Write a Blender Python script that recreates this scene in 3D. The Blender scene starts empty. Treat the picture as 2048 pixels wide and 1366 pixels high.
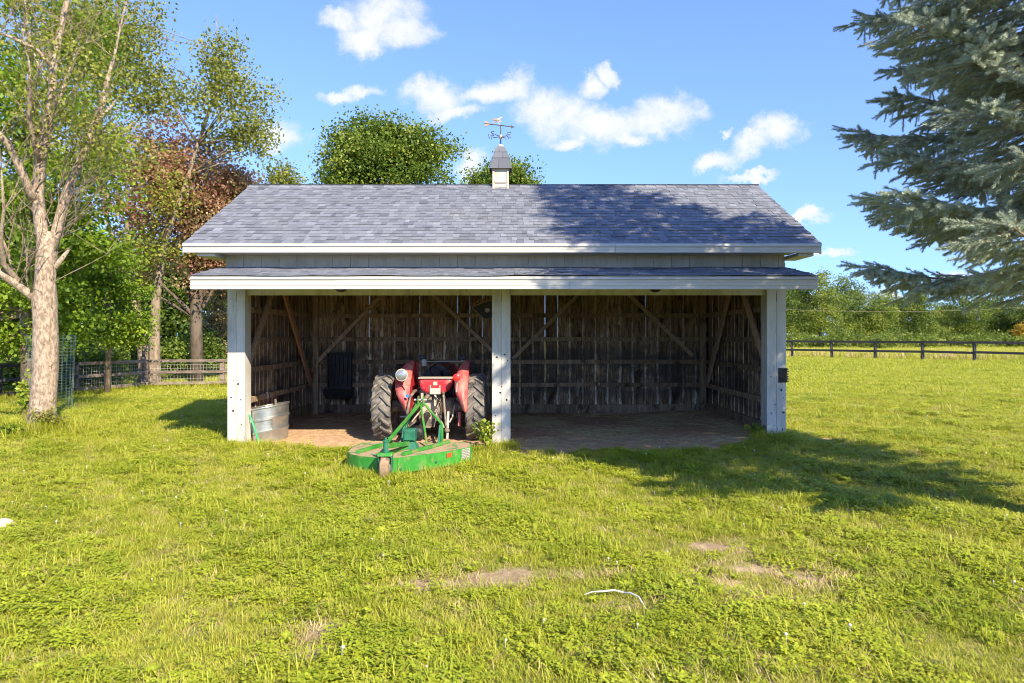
import bpy, math, random
import numpy as np
from mathutils import Vector, Matrix

# ------------------------------------------------------------------ camera, sky, sun, exposure
scene = bpy.context.scene
F = 1365.0            # focal length in pixels of a 2048 px wide frame (24 mm lens)
CH = 1.8              # eye height
HY = 672.0            # horizon row
cam_d = bpy.data.cameras.new('camera')
cam_d.lens = 24.0; cam_d.sensor_width = 36.0; cam_d.sensor_fit = 'HORIZONTAL'
cam_d.shift_y = -(683.0 - HY) / 2048.0
cam_d.clip_start = 0.05; cam_d.clip_end = 3000
cam = bpy.data.objects.new('camera', cam_d)
cam.location = (0, 0, CH); cam.rotation_euler = (math.radians(90), 0, 0)
scene.collection.objects.link(cam); scene.camera = cam

TO_SUN = Vector((0.64, -1.0, 0.843)).normalized()
SUN_EL = math.asin(TO_SUN.z)
SUN_ROT = math.atan2(TO_SUN.x, TO_SUN.y)
sun_d = bpy.data.lights.new('sun', 'SUN'); sun_d.energy = 5.0; sun_d.angle = math.radians(0.6)
sun_d.color = (1.0, 0.885, 0.68)
sun = bpy.data.objects.new('sun', sun_d)
sun.rotation_euler = TO_SUN.to_track_quat('Z', 'Y').to_euler(); sun.location = (6, -10, 12)
scene.collection.objects.link(sun)

vs = scene.view_settings
vs.view_transform = 'Standard'; vs.look = 'None'; vs.gamma = 1.0; vs.use_curve_mapping = False
vs.exposure = 1.08
scene.render.engine = 'CYCLES'
scene.cycles.use_denoising = True
scene.cycles.use_adaptive_sampling = True; scene.cycles.adaptive_threshold = 0.025
scene.cycles.pixel_filter_type = 'BLACKMAN_HARRIS'; scene.cycles.filter_width = 1.05
scene.cycles.max_bounces = 7; scene.cycles.diffuse_bounces = 4; scene.cycles.transmission_bounces = 4
scene.cycles.transparent_max_bounces = 6
scene.cycles.sample_clamp_indirect = 6

class NT:
    """small helper for node trees"""
    def __init__(s, tree): s.t = tree; s.n = tree.nodes; s.l = tree.links
    def new(s, typ, **kw):
        n = s.n.new(typ)
        for k, v in kw.items(): setattr(n, k, v)
        return n
    def put(s, sock, v):
        if v is None: return
        if hasattr(v, 'is_output') or isinstance(v, bpy.types.NodeSocket): s.l.new(v, sock)
        else:
            if isinstance(v, (tuple, list)) and sock.type == 'RGBA' and len(v) == 3: v = (*v, 1)
            sock.default_value = v
    def m(s, op, a, b=None, c=None, clamp=False):
        n = s.new('ShaderNodeMath', operation=op, use_clamp=clamp)
        for i, v in enumerate((a, b, c)): s.put(n.inputs[i], v)
        return n.outputs[0]
    def vm(s, op, a, b=None):
        n = s.new('ShaderNodeVectorMath', operation=op)
        s.put(n.inputs[0], a); s.put(n.inputs[1], b)
        return n.outputs[0]
    def sep(s, v):
        n = s.new('ShaderNodeSeparateXYZ'); s.put(n.inputs[0], v); return n.outputs
    def comb(s, x, y, z):
        n = s.new('ShaderNodeCombineXYZ')
        for i, v in enumerate((x, y, z)): s.put(n.inputs[i], v)
        return n.outputs[0]
    def noise(s, vec, scale=5, detail=4, rough=0.55, dist=0.0, col=False):
        n = s.new('ShaderNodeTexNoise'); s.put(n.inputs['Vector'], vec)
        n.inputs['Scale'].default_value = scale; n.inputs['Detail'].default_value = detail
        n.inputs['Roughness'].default_value = rough; n.inputs['Distortion'].default_value = dist
        return n.outputs['Color' if col else 'Fac']
    def step(s, v, a, b, lo=0.0, hi=1.0, smooth=True):
        n = s.new('ShaderNodeMapRange', interpolation_type='SMOOTHSTEP' if smooth else 'LINEAR')
        s.put(n.inputs[0], v)
        for i, q in enumerate((a, b, lo, hi)): n.inputs[i + 1].default_value = q
        return n.outputs[0]
    def mix(s, f, a, b):
        n = s.new('ShaderNodeMix', data_type='RGBA')
        s.put(n.inputs['Factor'], f); s.put(n.inputs['A'], None)
        for key, v in (('A', a), ('B', b)):
            k = [i for i in n.inputs if i.name == key and i.type == 'RGBA'][0]
            s.put(k, v)
        return [o for o in n.outputs if o.type == 'RGBA'][0]

def make_world():
    w = bpy.data.worlds.new('World'); scene.world = w; w.use_nodes = True
    w.cycles.sampling_method = 'MANUAL'; w.cycles.sample_map_resolution = 256
    t = NT(w.node_tree); t.n.clear()
    out = t.new('ShaderNodeOutputWorld'); bg = t.new('ShaderNodeBackground')
    sky = t.new('ShaderNodeTexSky', sky_type='NISHITA', sun_disc=False)
    sky.sun_elevation = SUN_EL; sky.sun_rotation = SUN_ROT
    sky.altitude = 200; sky.air_density = 1.0; sky.dust_density = 0.1; sky.ozone_density = 4.0
    hs = t.new('ShaderNodeHueSaturation'); hs.inputs['Saturation'].default_value = 1.08; hs.inputs['Hue'].default_value = 0.512
    hs.inputs['Value'].default_value = 1.38
    t.put(hs.inputs['Color'], sky.outputs[0])
    tc = t.new('ShaderNodeTexCoord')
    x, y, z = t.sep(tc.outputs['Generated'])
    lift = t.m('ADD', t.m('MULTIPLY', t.m('MAXIMUM', z, 0.0), 0.80), 0.17)
    t.put(sky.inputs['Vector'], t.vm('NORMALIZE', t.comb(x, y, lift)))
    yy = t.m('MAXIMUM', y, 0.08)
    u = t.m('DIVIDE', x, yy); v = t.m('DIVIDE', z, yy)
    uv = t.comb(u, v, 0.0)
    n1 = t.noise(uv, 8, 9, 0.66, col=True)
    off = t.vm('SCALE', t.vm('SUBTRACT', n1, (0.5, 0.5, 0.5)))
    off.node.inputs['Scale'].default_value = 0.115
    nu, nv, _ = t.sep(t.vm('ADD', uv, off))
    blobs = [(770, 15, 95, 55), (740, 70, 70, 35), (800, 55, 75, 50), (690, 40, 60, 25),
             (665, 178, 42, 18), (720, 172, 50, 20),
             (880, 182, 75, 45), (915, 220, 60, 22), (1010, 165, 78, 36), (960, 175, 50, 30),
             (1105, 218, 90, 62), (1180, 165, 40, 28), (1222, 140, 34, 20), (1200, 245, 115, 48), (1320, 222, 95, 42), (1140, 280, 50, 18), (1260, 262, 60, 22),
             (1560, 270, 60, 42), (1500, 300, 55, 34), (1430, 325, 50, 24), (1440, 272, 18, 10),
             (560, 262, 65, 36), (935, 335, 40, 30), (1665, 513, 65, 12), (1620, 445, 40, 18), (1500, 358, 60, 10), (1790, 600, 60, 12), (1060, -12, 60, 14),
             (1960, 560, 90, 20), (1880, 470, 60, 22), (60, 300, 90, 40), (2200, 260, 140, 60), (-260, 180, 160, 60)]
    dens = None
    for px, py, rx, ry in blobs:
        du = t.m('MULTIPLY', t.m('SUBTRACT', nu, (px - 1024) / F), F / rx)
        dv = t.m('MULTIPLY', t.m('SUBTRACT', nv, (HY - py) / F), F / ry)
        d = t.m('SUBTRACT', 1.0, t.m('ADD', t.m('MULTIPLY', du, du), t.m('MULTIPLY', dv, dv)))
        dens = d if dens is None else t.m('SMOOTH_MAX', dens, d, 0.35)
    fine = t.noise(uv, 20, 9, 0.68)
    dens = t.m('ADD', dens, t.m('MULTIPLY', t.m('SUBTRACT', fine, 0.5), 1.9))
    blob_mask = t.m('MULTIPLY', t.step(dens, -0.25, 1.15), t.step(y, 0.05, 0.2))
    # scattered fair-weather clouds for the rest of the dome
    zz = t.m('MAXIMUM', z, 0.06)
    flat = t.comb(t.m('DIVIDE', x, zz), t.m('DIVIDE', y, zz), 3.0)
    far = t.m('MULTIPLY', t.step(t.noise(flat, 0.9, 6, 0.6), 0.56, 0.72), t.step(z, 0.05, 0.25))
    far = t.m('MULTIPLY', far, t.step(y, 0.45, 0.15))
    cl = t.m('MAXIMUM', blob_mask, far)
    shade = t.step(t.m('ADD', dens, t.m('MULTIPLY', t.m('SUBTRACT', t.noise(uv, 14, 4), 0.5), 1.0)), -0.1, 1.0)
    ccol = t.mix(shade, (3.35, 3.45, 3.85), (3.95, 3.92, 3.95))
    col = t.mix(t.m('MULTIPLY', cl, 0.90), hs.outputs[0], ccol)
    t.put(bg.inputs['Color'], col); bg.inputs['Strength'].default_value = 0.13
    t.l.new(bg.outputs[0], out.inputs[0])
make_world()

# ------------------------------------------------------------------ helpers
COL = scene.collection
rng = np.random.default_rng(7)
random.seed(7)

def W(px, py, Y):
    """the point at depth Y that stands behind pixel (px, py)"""
    return Vector(((px - 1024) * Y / F, Y, CH - (py - HY) * Y / F))

def sstep(a, b, x):
    t = np.clip((np.asarray(x, float) - a) / (b - a), 0, 1)
    return t * t * (3 - 2 * t)

def gz(x, y):
    """ground height"""
    x = np.asarray(x, float); y = np.asarray(y, float)
    h = 0.12 * sstep(2.0, 4.6, x) * sstep(7.5, 11.3, y) * (1 - sstep(20, 40, y))
    inside = sstep(11.0, 11.6, y) * (1 - sstep(15.6, 16.4, y)) * sstep(-5.2, -4.8, x) * (1 - sstep(4.6, 5.2, x))
    h = h + inside * (0.02 + 0.05 * sstep(13, 15.5, y))
    h = h * (1 - 0.35 * inside * sstep(13, 15.5, y))
    r = np.hypot(x + 8.53, y - 12.4)
    h = h + 0.10 * np.exp(-(r / 0.7) ** 2)
    near = 1 - sstep(25, 60, y)
    h = h + near * (1 - inside) * (0.012 * np.sin(x * 2.1 + 1.3 * np.sin(y * 1.1)) + 0.010 * np.sin(y * 2.9 + x * 1.7)
                                   + 0.02 * np.sin(x * 0.6 + y * 0.45 + 1))
    for cx, cy, rr, dz in HOLES:
        h = h + dz * np.exp(-((x - cx) ** 2 + (y - cy) ** 2) / rr ** 2)
    return h
HOLES = [(1.78, 4.95, 0.17, -0.06), (1.45, 5.45, 0.12, -0.03), (1.72, 5.25, 0.2, 0.03)]

PATCH = [(-0.13, 5.08, 0.22, 0.14, 1.1), (0.02, 5.2, 0.14, 0.1, 1.0), (-0.66, 4.93, 0.11, 0.1, 0.9), (-0.40, 4.98, 0.22, 0.07, 0.6), (1.72, 5.90, 0.26, 0.13, 0.85), (2.0, 5.75, 0.16, 0.1, 0.6), (1.95, 5.2, 0.5, 0.24, 0.5), (0.3, 5.15, 0.5, 0.12, 0.35), (-0.3, 5.0, 0.5, 0.15, 0.35),
         (1.55, 5.05, 0.16, 0.12, 0.75), (1.9, 5.32, 0.30, 0.13, 0.75), (2.25, 5.15, 0.24, 0.1, 0.7), (1.75, 4.78, 0.26, 0.09, 0.7), (-1.14, 4.04, 0.09, 0.14, 0.9), (-1.12, 3.78, 0.08, 0.09, 0.9),
         (0.72, 4.55, 0.25, 0.08, 0.5), (-5.2, 11.0, 0.5, 0.25, 0.35), (4.9, 11.15, 0.8, 0.3, 0.55), (-4.2, 18.5, 1.2, 0.5, 0.3), (3.4, 4.5, 0.2, 0.12, 0.4)]

def dirt(x, y):
    """1 where the soil is bare"""
    x = np.asarray(x, float); y = np.asarray(y, float)
    wob = 0.10 * np.sin(x * 5.3 + 0.7) + 0.07 * np.sin(x * 11.1 + 2.0) + 0.05 * np.sin(x * 23.0)
    front = np.where(x < -0.15, 11.05, 10.62 + 0.35 * sstep(2.6, 4.3, x)) + wob
    d = sstep(-0.12, 0.12, y - front) * (1 - sstep(15.6, 15.9, y)) * sstep(-4.72, -4.6, x) * (1 - sstep(4.45, 4.6, x))
    for cx, cy, rx, ry, a in PATCH:
        q = ((x - cx) / (rx * 1.25)) ** 2 + ((y - cy) / (ry * 1.35)) ** 2
        d = np.maximum(d, a * np.exp(-q * 0.9))
    return np.clip(d, 0, 1)

class MB:
    """collects shapes; becomes one mesh"""
    def __init__(s): s.v = []; s.f = []
    def add(s, vs_, fs):
        o = len(s.v); s.v.extend([tuple(p) for p in vs_]); s.f.extend([tuple(i + o for i in f) for f in fs]); return s
    def box(s, x0, x1, y0, y1, z0, z1):
        return s.add([(x0, y0, z0), (x1, y0, z0), (x1, y1, z0), (x0, y1, z0), (x0, y0, z1), (x1, y0, z1), (x1, y1, z1), (x0, y1, z1)],
                     [(0, 3, 2, 1), (4, 5, 6, 7), (0, 1, 5, 4), (1, 2, 6, 5), (2, 3, 7, 6), (3, 0, 4, 7)])
    def bar(s, p0, p1, w, h, up=(0, 0, 1)):
        p0, p1 = Vector(p0), Vector(p1); d = (p1 - p0).normalized(); u = Vector(up)
        a = d.cross(u)
        if a.length < 1e-4: a = d.cross(Vector((1, 0, 0)))
        a.normalize(); b = a.cross(d)
        q = [p + a * (i * w / 2) + b * (j * h / 2) for p in (p0, p1) for i, j in ((-1, -1), (1, -1), (1, 1), (-1, 1))]
        return s.add(q, [(0, 1, 2, 3), (7, 6, 5, 4), (0, 4, 5, 1), (1, 5, 6, 2), (2, 6, 7, 3), (3, 7, 4, 0)])
    def tube(s, pts, rad, n=8, cap=True, jit=0.0):
        pts = [Vector(p) for p in pts]
        if not isinstance(rad, (list, tuple, np.ndarray)): rad = [rad] * len(pts)
        t0 = (pts[1] - pts[0]).normalized(); a = t0.orthogonal().normalized(); V = []; Fc = []
        for i, p in enumerate(pts):
            t = (pts[min(i + 1, len(pts) - 1)] - pts[max(i - 1, 0)]).normalized()
            a = (a - t * a.dot(t)).normalized(); b = t.cross(a)
            for k in range(n):
                th = 2 * math.pi * k / n; r = rad[i] * (1 + (random.uniform(-jit, jit) if jit else 0))
                V.append(p + (a * math.cos(th) + b * math.sin(th)) * r)
        for i in range(len(pts) - 1):
            for k in range(n):
                Fc.append((i * n + k, i * n + (k + 1) % n, (i + 1) * n + (k + 1) % n, (i + 1) * n + k))
        if cap:
            Fc.append(tuple(range(n))[::-1]); Fc.append(tuple((len(pts) - 1) * n + k for k in range(n)))
        return s.add(V, Fc)
    def lathe(s, prof, c, axis='z', n=24, close=False):
        """prof: (radius, along) pairs round an axis through c"""
        V = []; Fc = []; m = len(prof); c = Vector(c)
        for r, h in prof:
            for k in range(n):
                th = 2 * math.pi * k / n; p, q = r * math.cos(th), r * math.sin(th)
                V.append(c + {'z': Vector((p, q, h)), 'x': Vector((h, p, q)), 'y': Vector((q, h, p))}[axis])
        for i in range(m if close else m - 1):
            j = (i + 1) % m
            for k in range(n): Fc.append((i * n + k, i * n + (k + 1) % n, j * n + (k + 1) % n, j * n + k))
        if not close:
            Fc.append(tuple(range(n))[::-1]); Fc.append(tuple((m - 1) * n + k for k in range(n)))
        return s.add(V, Fc)
    def prism(s, poly, vec):
        """closed flat polygon (3-D points) pushed along vec"""
        n = len(poly); vec = Vector(vec); P = [Vector(p) for p in poly]
        return s.add(P + [p + vec for p in P], [tuple(range(n))[::-1], tuple(range(n, 2 * n))] + [(i, (i + 1) % n, n + (i + 1) % n, n + i) for i in range(n)])
    def ball(s, c, r, n=10, sc=(1, 1, 1)):
        prof = [(max(r * math.sin(math.pi * i / n), 1e-4), -r * math.cos(math.pi * i / n)) for i in range(n + 1)]
        t = MB().lathe(prof, (0, 0, 0), 'z', n + 4)
        return s.add([(c[0] + p[0] * sc[0], c[1] + p[1] * sc[1], c[2] + p[2] * sc[2]) for p in t.v], t.f)
    def mesh(s, name, org=(0, 0, 0)):
        me = bpy.data.meshes.new(name); o = Vector(org)
        me.from_pydata([Vector(p) - o for p in s.v], [], s.f); me.update()
        return me

ORG = {}
def org_of(o): return ORG.get(o.name, Vector((0, 0, 0))) if o else Vector((0, 0, 0))

def tag(o, label=None, cat=None, group=None, kind=None):
    for k, v in (('label', label), ('category', cat), ('group', group), ('kind', kind)):
        if v: o[k] = v
    return o

def thing(name, loc, label, cat, group=None):
    o = bpy.data.objects.new(name, None); o.empty_display_size = 0.2
    o.location = loc; COL.objects.link(o); ORG[o.name] = Vector(loc)
    return tag(o, label, cat, group)

def fix_normals(me):
    import bmesh
    b = bmesh.new(); b.from_mesh(me); bmesh.ops.recalc_face_normals(b, faces=b.faces); b.to_mesh(me); b.free()

def obj(name, mb, mat, parent=None, smooth=False, bevel=0.0, loc=None):
    """one mesh object; a thing of its own gets its origin at loc"""
    org = org_of(parent) if parent else Vector(loc or (0, 0, 0))
    me = mb.mesh(name, org); fix_normals(me)
    if mat: me.materials.append(mat)
    if smooth:
        for p in me.polygons: p.use_smooth = True
        if smooth != 'all': me.set_sharp_from_angle(angle=math.radians(38))
    o = bpy.data.objects.new(name, me); COL.objects.link(o)
    if parent: o.parent = parent
    else: o.location = org
    ORG[o.name] = org
    if bevel:
        m = o.modifiers.new('bevel', 'BEVEL'); m.width = bevel; m.segments = 2; m.limit_method = 'ANGLE'
    return o

def link_copy(name, me, parent, world, rot=(0, 0, 0), scale=(1, 1, 1)):
    """a piece that shares its mesh with alike pieces"""
    o = bpy.data.objects.new(name, me); COL.objects.link(o); o.parent = parent
    o.location = Vector(world) - org_of(parent); o.rotation_euler = rot; o.scale = scale
    ORG[o.name] = org_of(parent)
    return o

def add_attr(me, name, vals):
    a = me.attributes.new(name, 'FLOAT', 'POINT'); a.data.foreach_set('value', np.asarray(vals, np.float32))

# ------------------------------------------------------------------ materials
def base_mat(name):
    m = bpy.data.materials.new(name); m.use_nodes = True
    t = NT(m.node_tree); b = t.n['Principled BSDF']
    return m, t, b

def rand_coord(t, stretch=(1, 1, 1), space='Object'):
    """object or world coordinates, shifted by a random amount for each object"""
    if space == 'Object': c = t.new('ShaderNodeTexCoord').outputs['Object']
    else: c = t.new('ShaderNodeNewGeometry').outputs['Position']
    r = t.new('ShaderNodeObjectInfo').outputs['Random']
    c = t.vm('MULTIPLY', c, stretch)
    if space == 'Object': c = t.vm('ADD', c, t.comb(t.m('MULTIPLY', r, 37.0), t.m('MULTIPLY', r, 91.0), t.m('MULTIPLY', r, 53.0)))
    return c, r

def bump(t, b, h, strength=0.4, dist=0.01):
    n = t.new('ShaderNodeBump'); n.inputs['Strength'].default_value = strength; n.inputs['Distance'].default_value = dist
    t.put(n.inputs['Height'], h); t.l.new(n.outputs[0], b.inputs['Normal'])

def pmat(name, c1, c2, scale=6, rough=0.7, metal=0.0, stretch=(1, 1, 1), bmp=0.3, c3=None, scale3=2.5, lo3=0.55, hi3=0.68, lo=0.35, hi=0.65, spec=0.4, space='Object', rnd=0.0):
    m, t, b = base_mat(name)
    c, r = rand_coord(t, stretch, space)
    n = t.noise(c, scale, 6, 0.62)
    col = t.mix(t.step(n, lo, hi), c1, c2)
    if c3: col = t.mix(t.step(t.noise(c, scale3, 5, 0.65, 0.4), lo3, hi3), col, c3)
    if rnd:
        h = t.new('ShaderNodeHueSaturation'); t.put(h.inputs['Color'], col)
        t.put(h.inputs['Value'], t.m('ADD', t.m('MULTIPLY', r, rnd), 1 - rnd / 2)); col = h.outputs[0]
    t.put(b.inputs['Base Color'], col)
    t.put(b.inputs['Roughness'], t.m('ADD', t.m('MULTIPLY', n, 0.25), rough - 0.12)); b.inputs['Metallic'].default_value = metal
    b.inputs['Specular IOR Level'].default_value = spec
    if bmp: bump(t, b, t.noise(c, scale * 3, 6, 0.65), bmp, 0.01)
    return m

def leaf_mat(name, dark, mid, light, trans=0.35, accent=None, acc=(0.75, 0.9), rough=0.5):
    m, t, b = base_mat(name)
    a = t.new('ShaderNodeAttribute', attribute_name='tint').outputs['Fac']
    col = t.mix(t.step(a, 0.0, 0.5, smooth=False), dark, mid)
    col = t.mix(t.step(a, 0.5, 1.0, smooth=False), col, light)
    if accent:
        g = t.new('ShaderNodeNewGeometry').outputs['Position']
        col = t.mix(t.step(t.noise(g, 0.55, 3, 0.6), *acc), col, accent)
    t.put(b.inputs['Base Color'], col); b.inputs['Roughness'].default_value = rough
    b.inputs['Specular IOR Level'].default_value = 0.3
    tr = t.new('ShaderNodeBsdfTranslucent'); t.put(tr.inputs['Color'], t.mix(0.35, col, (0.35, 0.42, 0.04)))
    ms = t.new('ShaderNodeMixShader'); ms.inputs[0].default_value = trans
    t.l.new(b.outputs[0], ms.inputs[1]); t.l.new(tr.outputs[0], ms.inputs[2])
    t.l.new(ms.outputs[0], t.n['Material Output'].inputs[0])
    return m

def inst_leaf_mat(name, cols, trans=0.3, patch=None, tip=None):
    """foliage seen as instances: colour by instance and by place"""
    m, t, b = base_mat(name)
    r = t.new('ShaderNodeObjectInfo').outputs['Random']
    cr = t.new('ShaderNodeValToRGB'); e = cr.color_ramp.elements
    e[0].color = (*cols[0], 1); e[1].color = (*cols[-1], 1)
    for i, c in enumerate(cols[1:-1]): q = e.new((i + 1) / (len(cols) - 1)); q.color = (*c, 1)
    g = t.new('ShaderNodeNewGeometry').outputs['Position']
    f = t.m('ADD', t.m('MULTIPLY', r, 0.55), t.m('MULTIPLY', t.step(t.noise(g, 0.8, 5, 0.65), 0.3, 0.7), 0.45))
    t.put(cr.inputs[0], f); col = cr.outputs[0]
    if patch:
        pc, sc, a, bb = patch
        col = t.mix(t.m('MULTIPLY', t.step(t.noise(g, sc, 5, 0.7), a, bb), 0.75), col, pc)
    if tip:
        at = t.new('ShaderNodeAttribute', attribute_name='tip').outputs['Fac']
        col = t.mix(t.m('MULTIPLY', at, 0.8), col, tip)
    t.put(b.inputs['Base Color'], col); b.inputs['Roughness'].default_value = 0.55; b.inputs['Specular IOR Level'].default_value = 0.25
    tr = t.new('ShaderNodeBsdfTranslucent'); t.put(tr.inputs['Color'], col)
    ms = t.new('ShaderNodeMixShader'); ms.inputs[0].default_value = trans
    t.l.new(b.outputs[0], ms.inputs[1]); t.l.new(tr.outputs[0], ms.inputs[2])
    t.l.new(ms.outputs[0], t.n['Material Output'].inputs[0])
    return m

def barn_wood(name, c_dark, c_mid, c_pale, streak=1.0, edge=False):
    """old unpainted boards: grain, dark stains, pale gnawed streaks low down"""
    m, t, b = base_mat(name)
    c, r = rand_coord(t, (1, 1, 1))
    cg = t.vm('MULTIPLY', c, (14, 14, 1.0))
    grain = t.noise(cg, 2.2, 6, 0.65, 0.6)
    blot = t.noise(t.vm('MULTIPLY', c, (1.6, 1.6, 0.8)), 2.4, 6, 0.68, 0.5)
    col = t.mix(t.step(grain, 0.36, 0.68), c_dark, c_mid)
    col = t.mix(t.step(blot, 0.52, 0.68), col, tuple(x * 0.45 for x in c_dark))
    g = t.new('ShaderNodeNewGeometry').outputs['Position']
    gx, gy, gzz = t.sep(g)
    low = t.m('MULTIPLY', t.step(gzz, 2.6, 0.5), streak)
    st = t.noise(t.comb(t.m('MULTIPLY', gx, 6.0), t.m('MULTIPLY', gy, 6.0), t.m('MULTIPLY', gzz, 1.1)), 1.6, 6, 0.7, 0.3)
    col = t.mix(t.m('MULTIPLY', t.step(st, 0.55, 0.70), low), col, c_pale)
    if edge:      # worn pale along the seams, where the weather gets in
        u = t.m('ABSOLUTE', t.new('ShaderNodeAttribute', attribute_name='across').outputs['Fac'])
        en = t.noise(t.vm('MULTIPLY', c, (3, 3, 1.4)), 2.0, 6, 0.7, 0.4)
        em = t.step(t.m('ADD', u, t.m('MULTIPLY', t.m('SUBTRACT', en, 0.5), 1.3)), 0.80, 1.02)
        col = t.mix(t.m('MULTIPLY', em, t.step(gzz, 2.9, 0.9, 0.2, 0.9)), col, c_pale)
        # soot-dark rubbed band at animal height
        band = t.m('MULTIPLY', t.step(gzz, 1.75, 1.35), t.step(gzz, 0.25, 0.6))
        sm = t.m('MULTIPLY', t.step(t.noise(t.vm('MULTIPLY', g, (0.6, 0.6, 1.2)), 1.5, 5, 0.6), 0.38, 0.58), band)
        col = t.mix(t.m('MULTIPLY', sm, 0.8), col, (0.055, 0.046, 0.042))
    h = t.new('ShaderNodeHueSaturation'); t.put(h.inputs['Color'], col)
    t.put(h.inputs['Value'], t.m('ADD', t.m('MULTIPLY', r, 0.55), 0.72))
    t.put(b.inputs['Base Color'], h.outputs[0]); b.inputs['Roughness'].default_value = 0.85
    b.inputs['Specular IOR Level'].default_value = 0.2
    bump(t, b, grain, 0.5, 0.01)
    return m

def paint_mat(name, paint, wood=(0.16, 0.12, 0.09), chip=0.70, dirt_c=(0.33, 0.30, 0.24)):
    m, t, b = base_mat(name)
    c, r = rand_coord(t)
    cs = t.vm('MULTIPLY', c, (3, 3, 0.8))
    col = t.mix(t.m('MULTIPLY', t.step(t.noise(cs, 1.5, 7, 0.72), 0.40, 0.70), 0.65), paint, dirt_c)
    ch = t.noise(t.vm('MULTIPLY', c, (1, 1, 0.45)), 16, 7, 0.7)
    col = t.mix(t.step(ch, chip, chip + 0.03), col, wood)
    t.put(b.inputs['Base Color'], col); b.inputs['Roughness'].default_value = 0.6; b.inputs['Specular IOR Level'].default_value = 0.3
    bump(t, b, t.noise(t.vm('MULTIPLY', c, (9, 9, 1)), 3, 6, 0.6), 0.25, 0.006)
    return m

def shingle_mat(name):
    m, t, b = base_mat(name)
    a = t.new('ShaderNodeAttribute', attribute_name='tint').outputs['Fac']
    g = t.new('ShaderNodeNewGeometry').outputs['Position']
    gr = t.noise(g, 160, 3, 0.7)
    big = t.noise(g, 0.9, 5, 0.6)
    col = t.mix(a, (0.085, 0.093, 0.115), (0.255, 0.265, 0.30))
    col = t.mix(t.m('MULTIPLY', t.step(gr, 0.35, 0.65), 0.30), col, (0.07, 0.07, 0.085))
    col = t.mix(t.m('MULTIPLY', t.step(big, 0.5, 0.7), 0.25), col, (0.17, 0.165, 0.16))
    t.put(b.inputs['Base Color'], col); b.inputs['Roughness'].default_value = 0.9; b.inputs['Specular IOR Level'].default_value = 0.25
    bump(t, b, gr, 0.5, 0.004)
    return m

M = {}
M['white'] = paint_mat('white_paint', (0.53, 0.505, 0.455), chip=0.655, dirt_c=(0.27, 0.25, 0.20))
M['fascia'] = pmat('white_vinyl', (0.51, 0.49, 0.445), (0.46, 0.44, 0.40), 3, 0.45, bmp=0.05, c3=(0.52, 0.50, 0.42), scale3=1.7, lo3=0.6, hi3=0.75, stretch=(0.4, 1, 3))
M['strip'] = paint_mat('weathered_white_boards', (0.48, 0.455, 0.39), chip=0.72, dirt_c=(0.30, 0.29, 0.26))
M['barn'] = barn_wood('dark_barn_board', (0.105, 0.064, 0.035), (0.39, 0.265, 0.158), (0.72, 0.62, 0.47), edge=True)
M['girt'] = barn_wood('girt_wood', (0.19, 0.127, 0.076), (0.36, 0.255, 0.16), (0.52, 0.42, 0.30), 0.6)
M['brace'] = pmat('brace_wood', (0.27, 0.185, 0.115), (0.40, 0.28, 0.18), 2.5, 0.85, stretch=(6, 6, 6), rnd=0.5)
M['brace_red'] = pmat('reddish_brace_wood', (0.36, 0.17, 0.085), (0.48, 0.26, 0.14), 2.5, 0.85, stretch=(6, 6, 6))
M['shingle'] = shingle_mat('grey_shingle')
M['deck'] = pmat('roof_deck', (0.16, 0.12, 0.09), (0.22, 0.17, 0.13), 4, 0.9)
M['rail_black'] = pmat('black_fence_paint', (0.018, 0.017, 0.020), (0.045, 0.040, 0.042), 5, 0.7, stretch=(1, 1, 3), rnd=0.4)
M['rail_grey'] = pmat('worn_fence_wood', (0.12, 0.09, 0.073), (0.23, 0.178, 0.142), 4, 0.85, stretch=(1, 1, 4), rnd=0.4, c3=(0.05, 0.04, 0.04))
M['rubber'] = pmat('dusty_rubber', (0.065, 0.060, 0.055), (0.19, 0.168, 0.145), 5, 0.85, c3=(0.27, 0.225, 0.18), scale3=6, lo3=0.48, hi3=0.68)
M['black'] = pmat('black_plastic', (0.012, 0.012, 0.013), (0.03, 0.03, 0.03), 6, 0.5, bmp=0.1)
M['iron'] = pmat('dusty_iron', (0.10, 0.08, 0.065), (0.30, 0.24, 0.18), 7, 0.8, metal=0.1, c3=(0.06, 0.05, 0.045))
M['red'] = pmat('red_tractor_paint', (0.46, 0.012, 0.02), (0.38, 0.02, 0.028), 4, 0.42, bmp=0.1, c3=(0.34, 0.13, 0.10), scale3=7, lo3=0.55, hi3=0.72, spec=0.5)
M['red_faded'] = pmat('faded_red_paint', (0.52, 0.075, 0.07), (0.56, 0.20, 0.17), 3, 0.5, bmp=0.08, c3=(0.45, 0.03, 0.035), scale3=2, spec=0.45)
M['green'] = pmat('green_mower_paint', (0.025, 0.19, 0.022), (0.05, 0.27, 0.035), 4, 0.42, bmp=0.08, c3=(0.22, 0.20, 0.09), scale3=6, lo3=0.50, hi3=0.70, spec=0.4)
M['green_dark'] = pmat('dull_green_paint', (0.01, 0.10, 0.055), (0.025, 0.16, 0.09), 5, 0.55, bmp=0.1)
M['deck_top'] = pmat('debris_covered_green', (0.05, 0.20, 0.05), (0.38, 0.27, 0.16), 5, 0.9, lo=0.38, hi=0.52, c3=(0.30, 0.20, 0.11), scale3=14, lo3=0.5, hi3=0.62, bmp=0.6)
M['zinc'] = pmat('galvanised_steel', (0.40, 0.41, 0.40), (0.52, 0.53, 0.51), 5, 0.40, metal=0.85, bmp=0.06)
M['water'] = pmat('still_water', (0.03, 0.035, 0.015), (0.05, 0.055, 0.02), 3, 0.12, bmp=0.02, spec=0.5)
M['hose'] = pmat('green_plastic', (0.02, 0.33, 0.10), (0.03, 0.40, 0.14), 5, 0.4, bmp=0.03)
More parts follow.
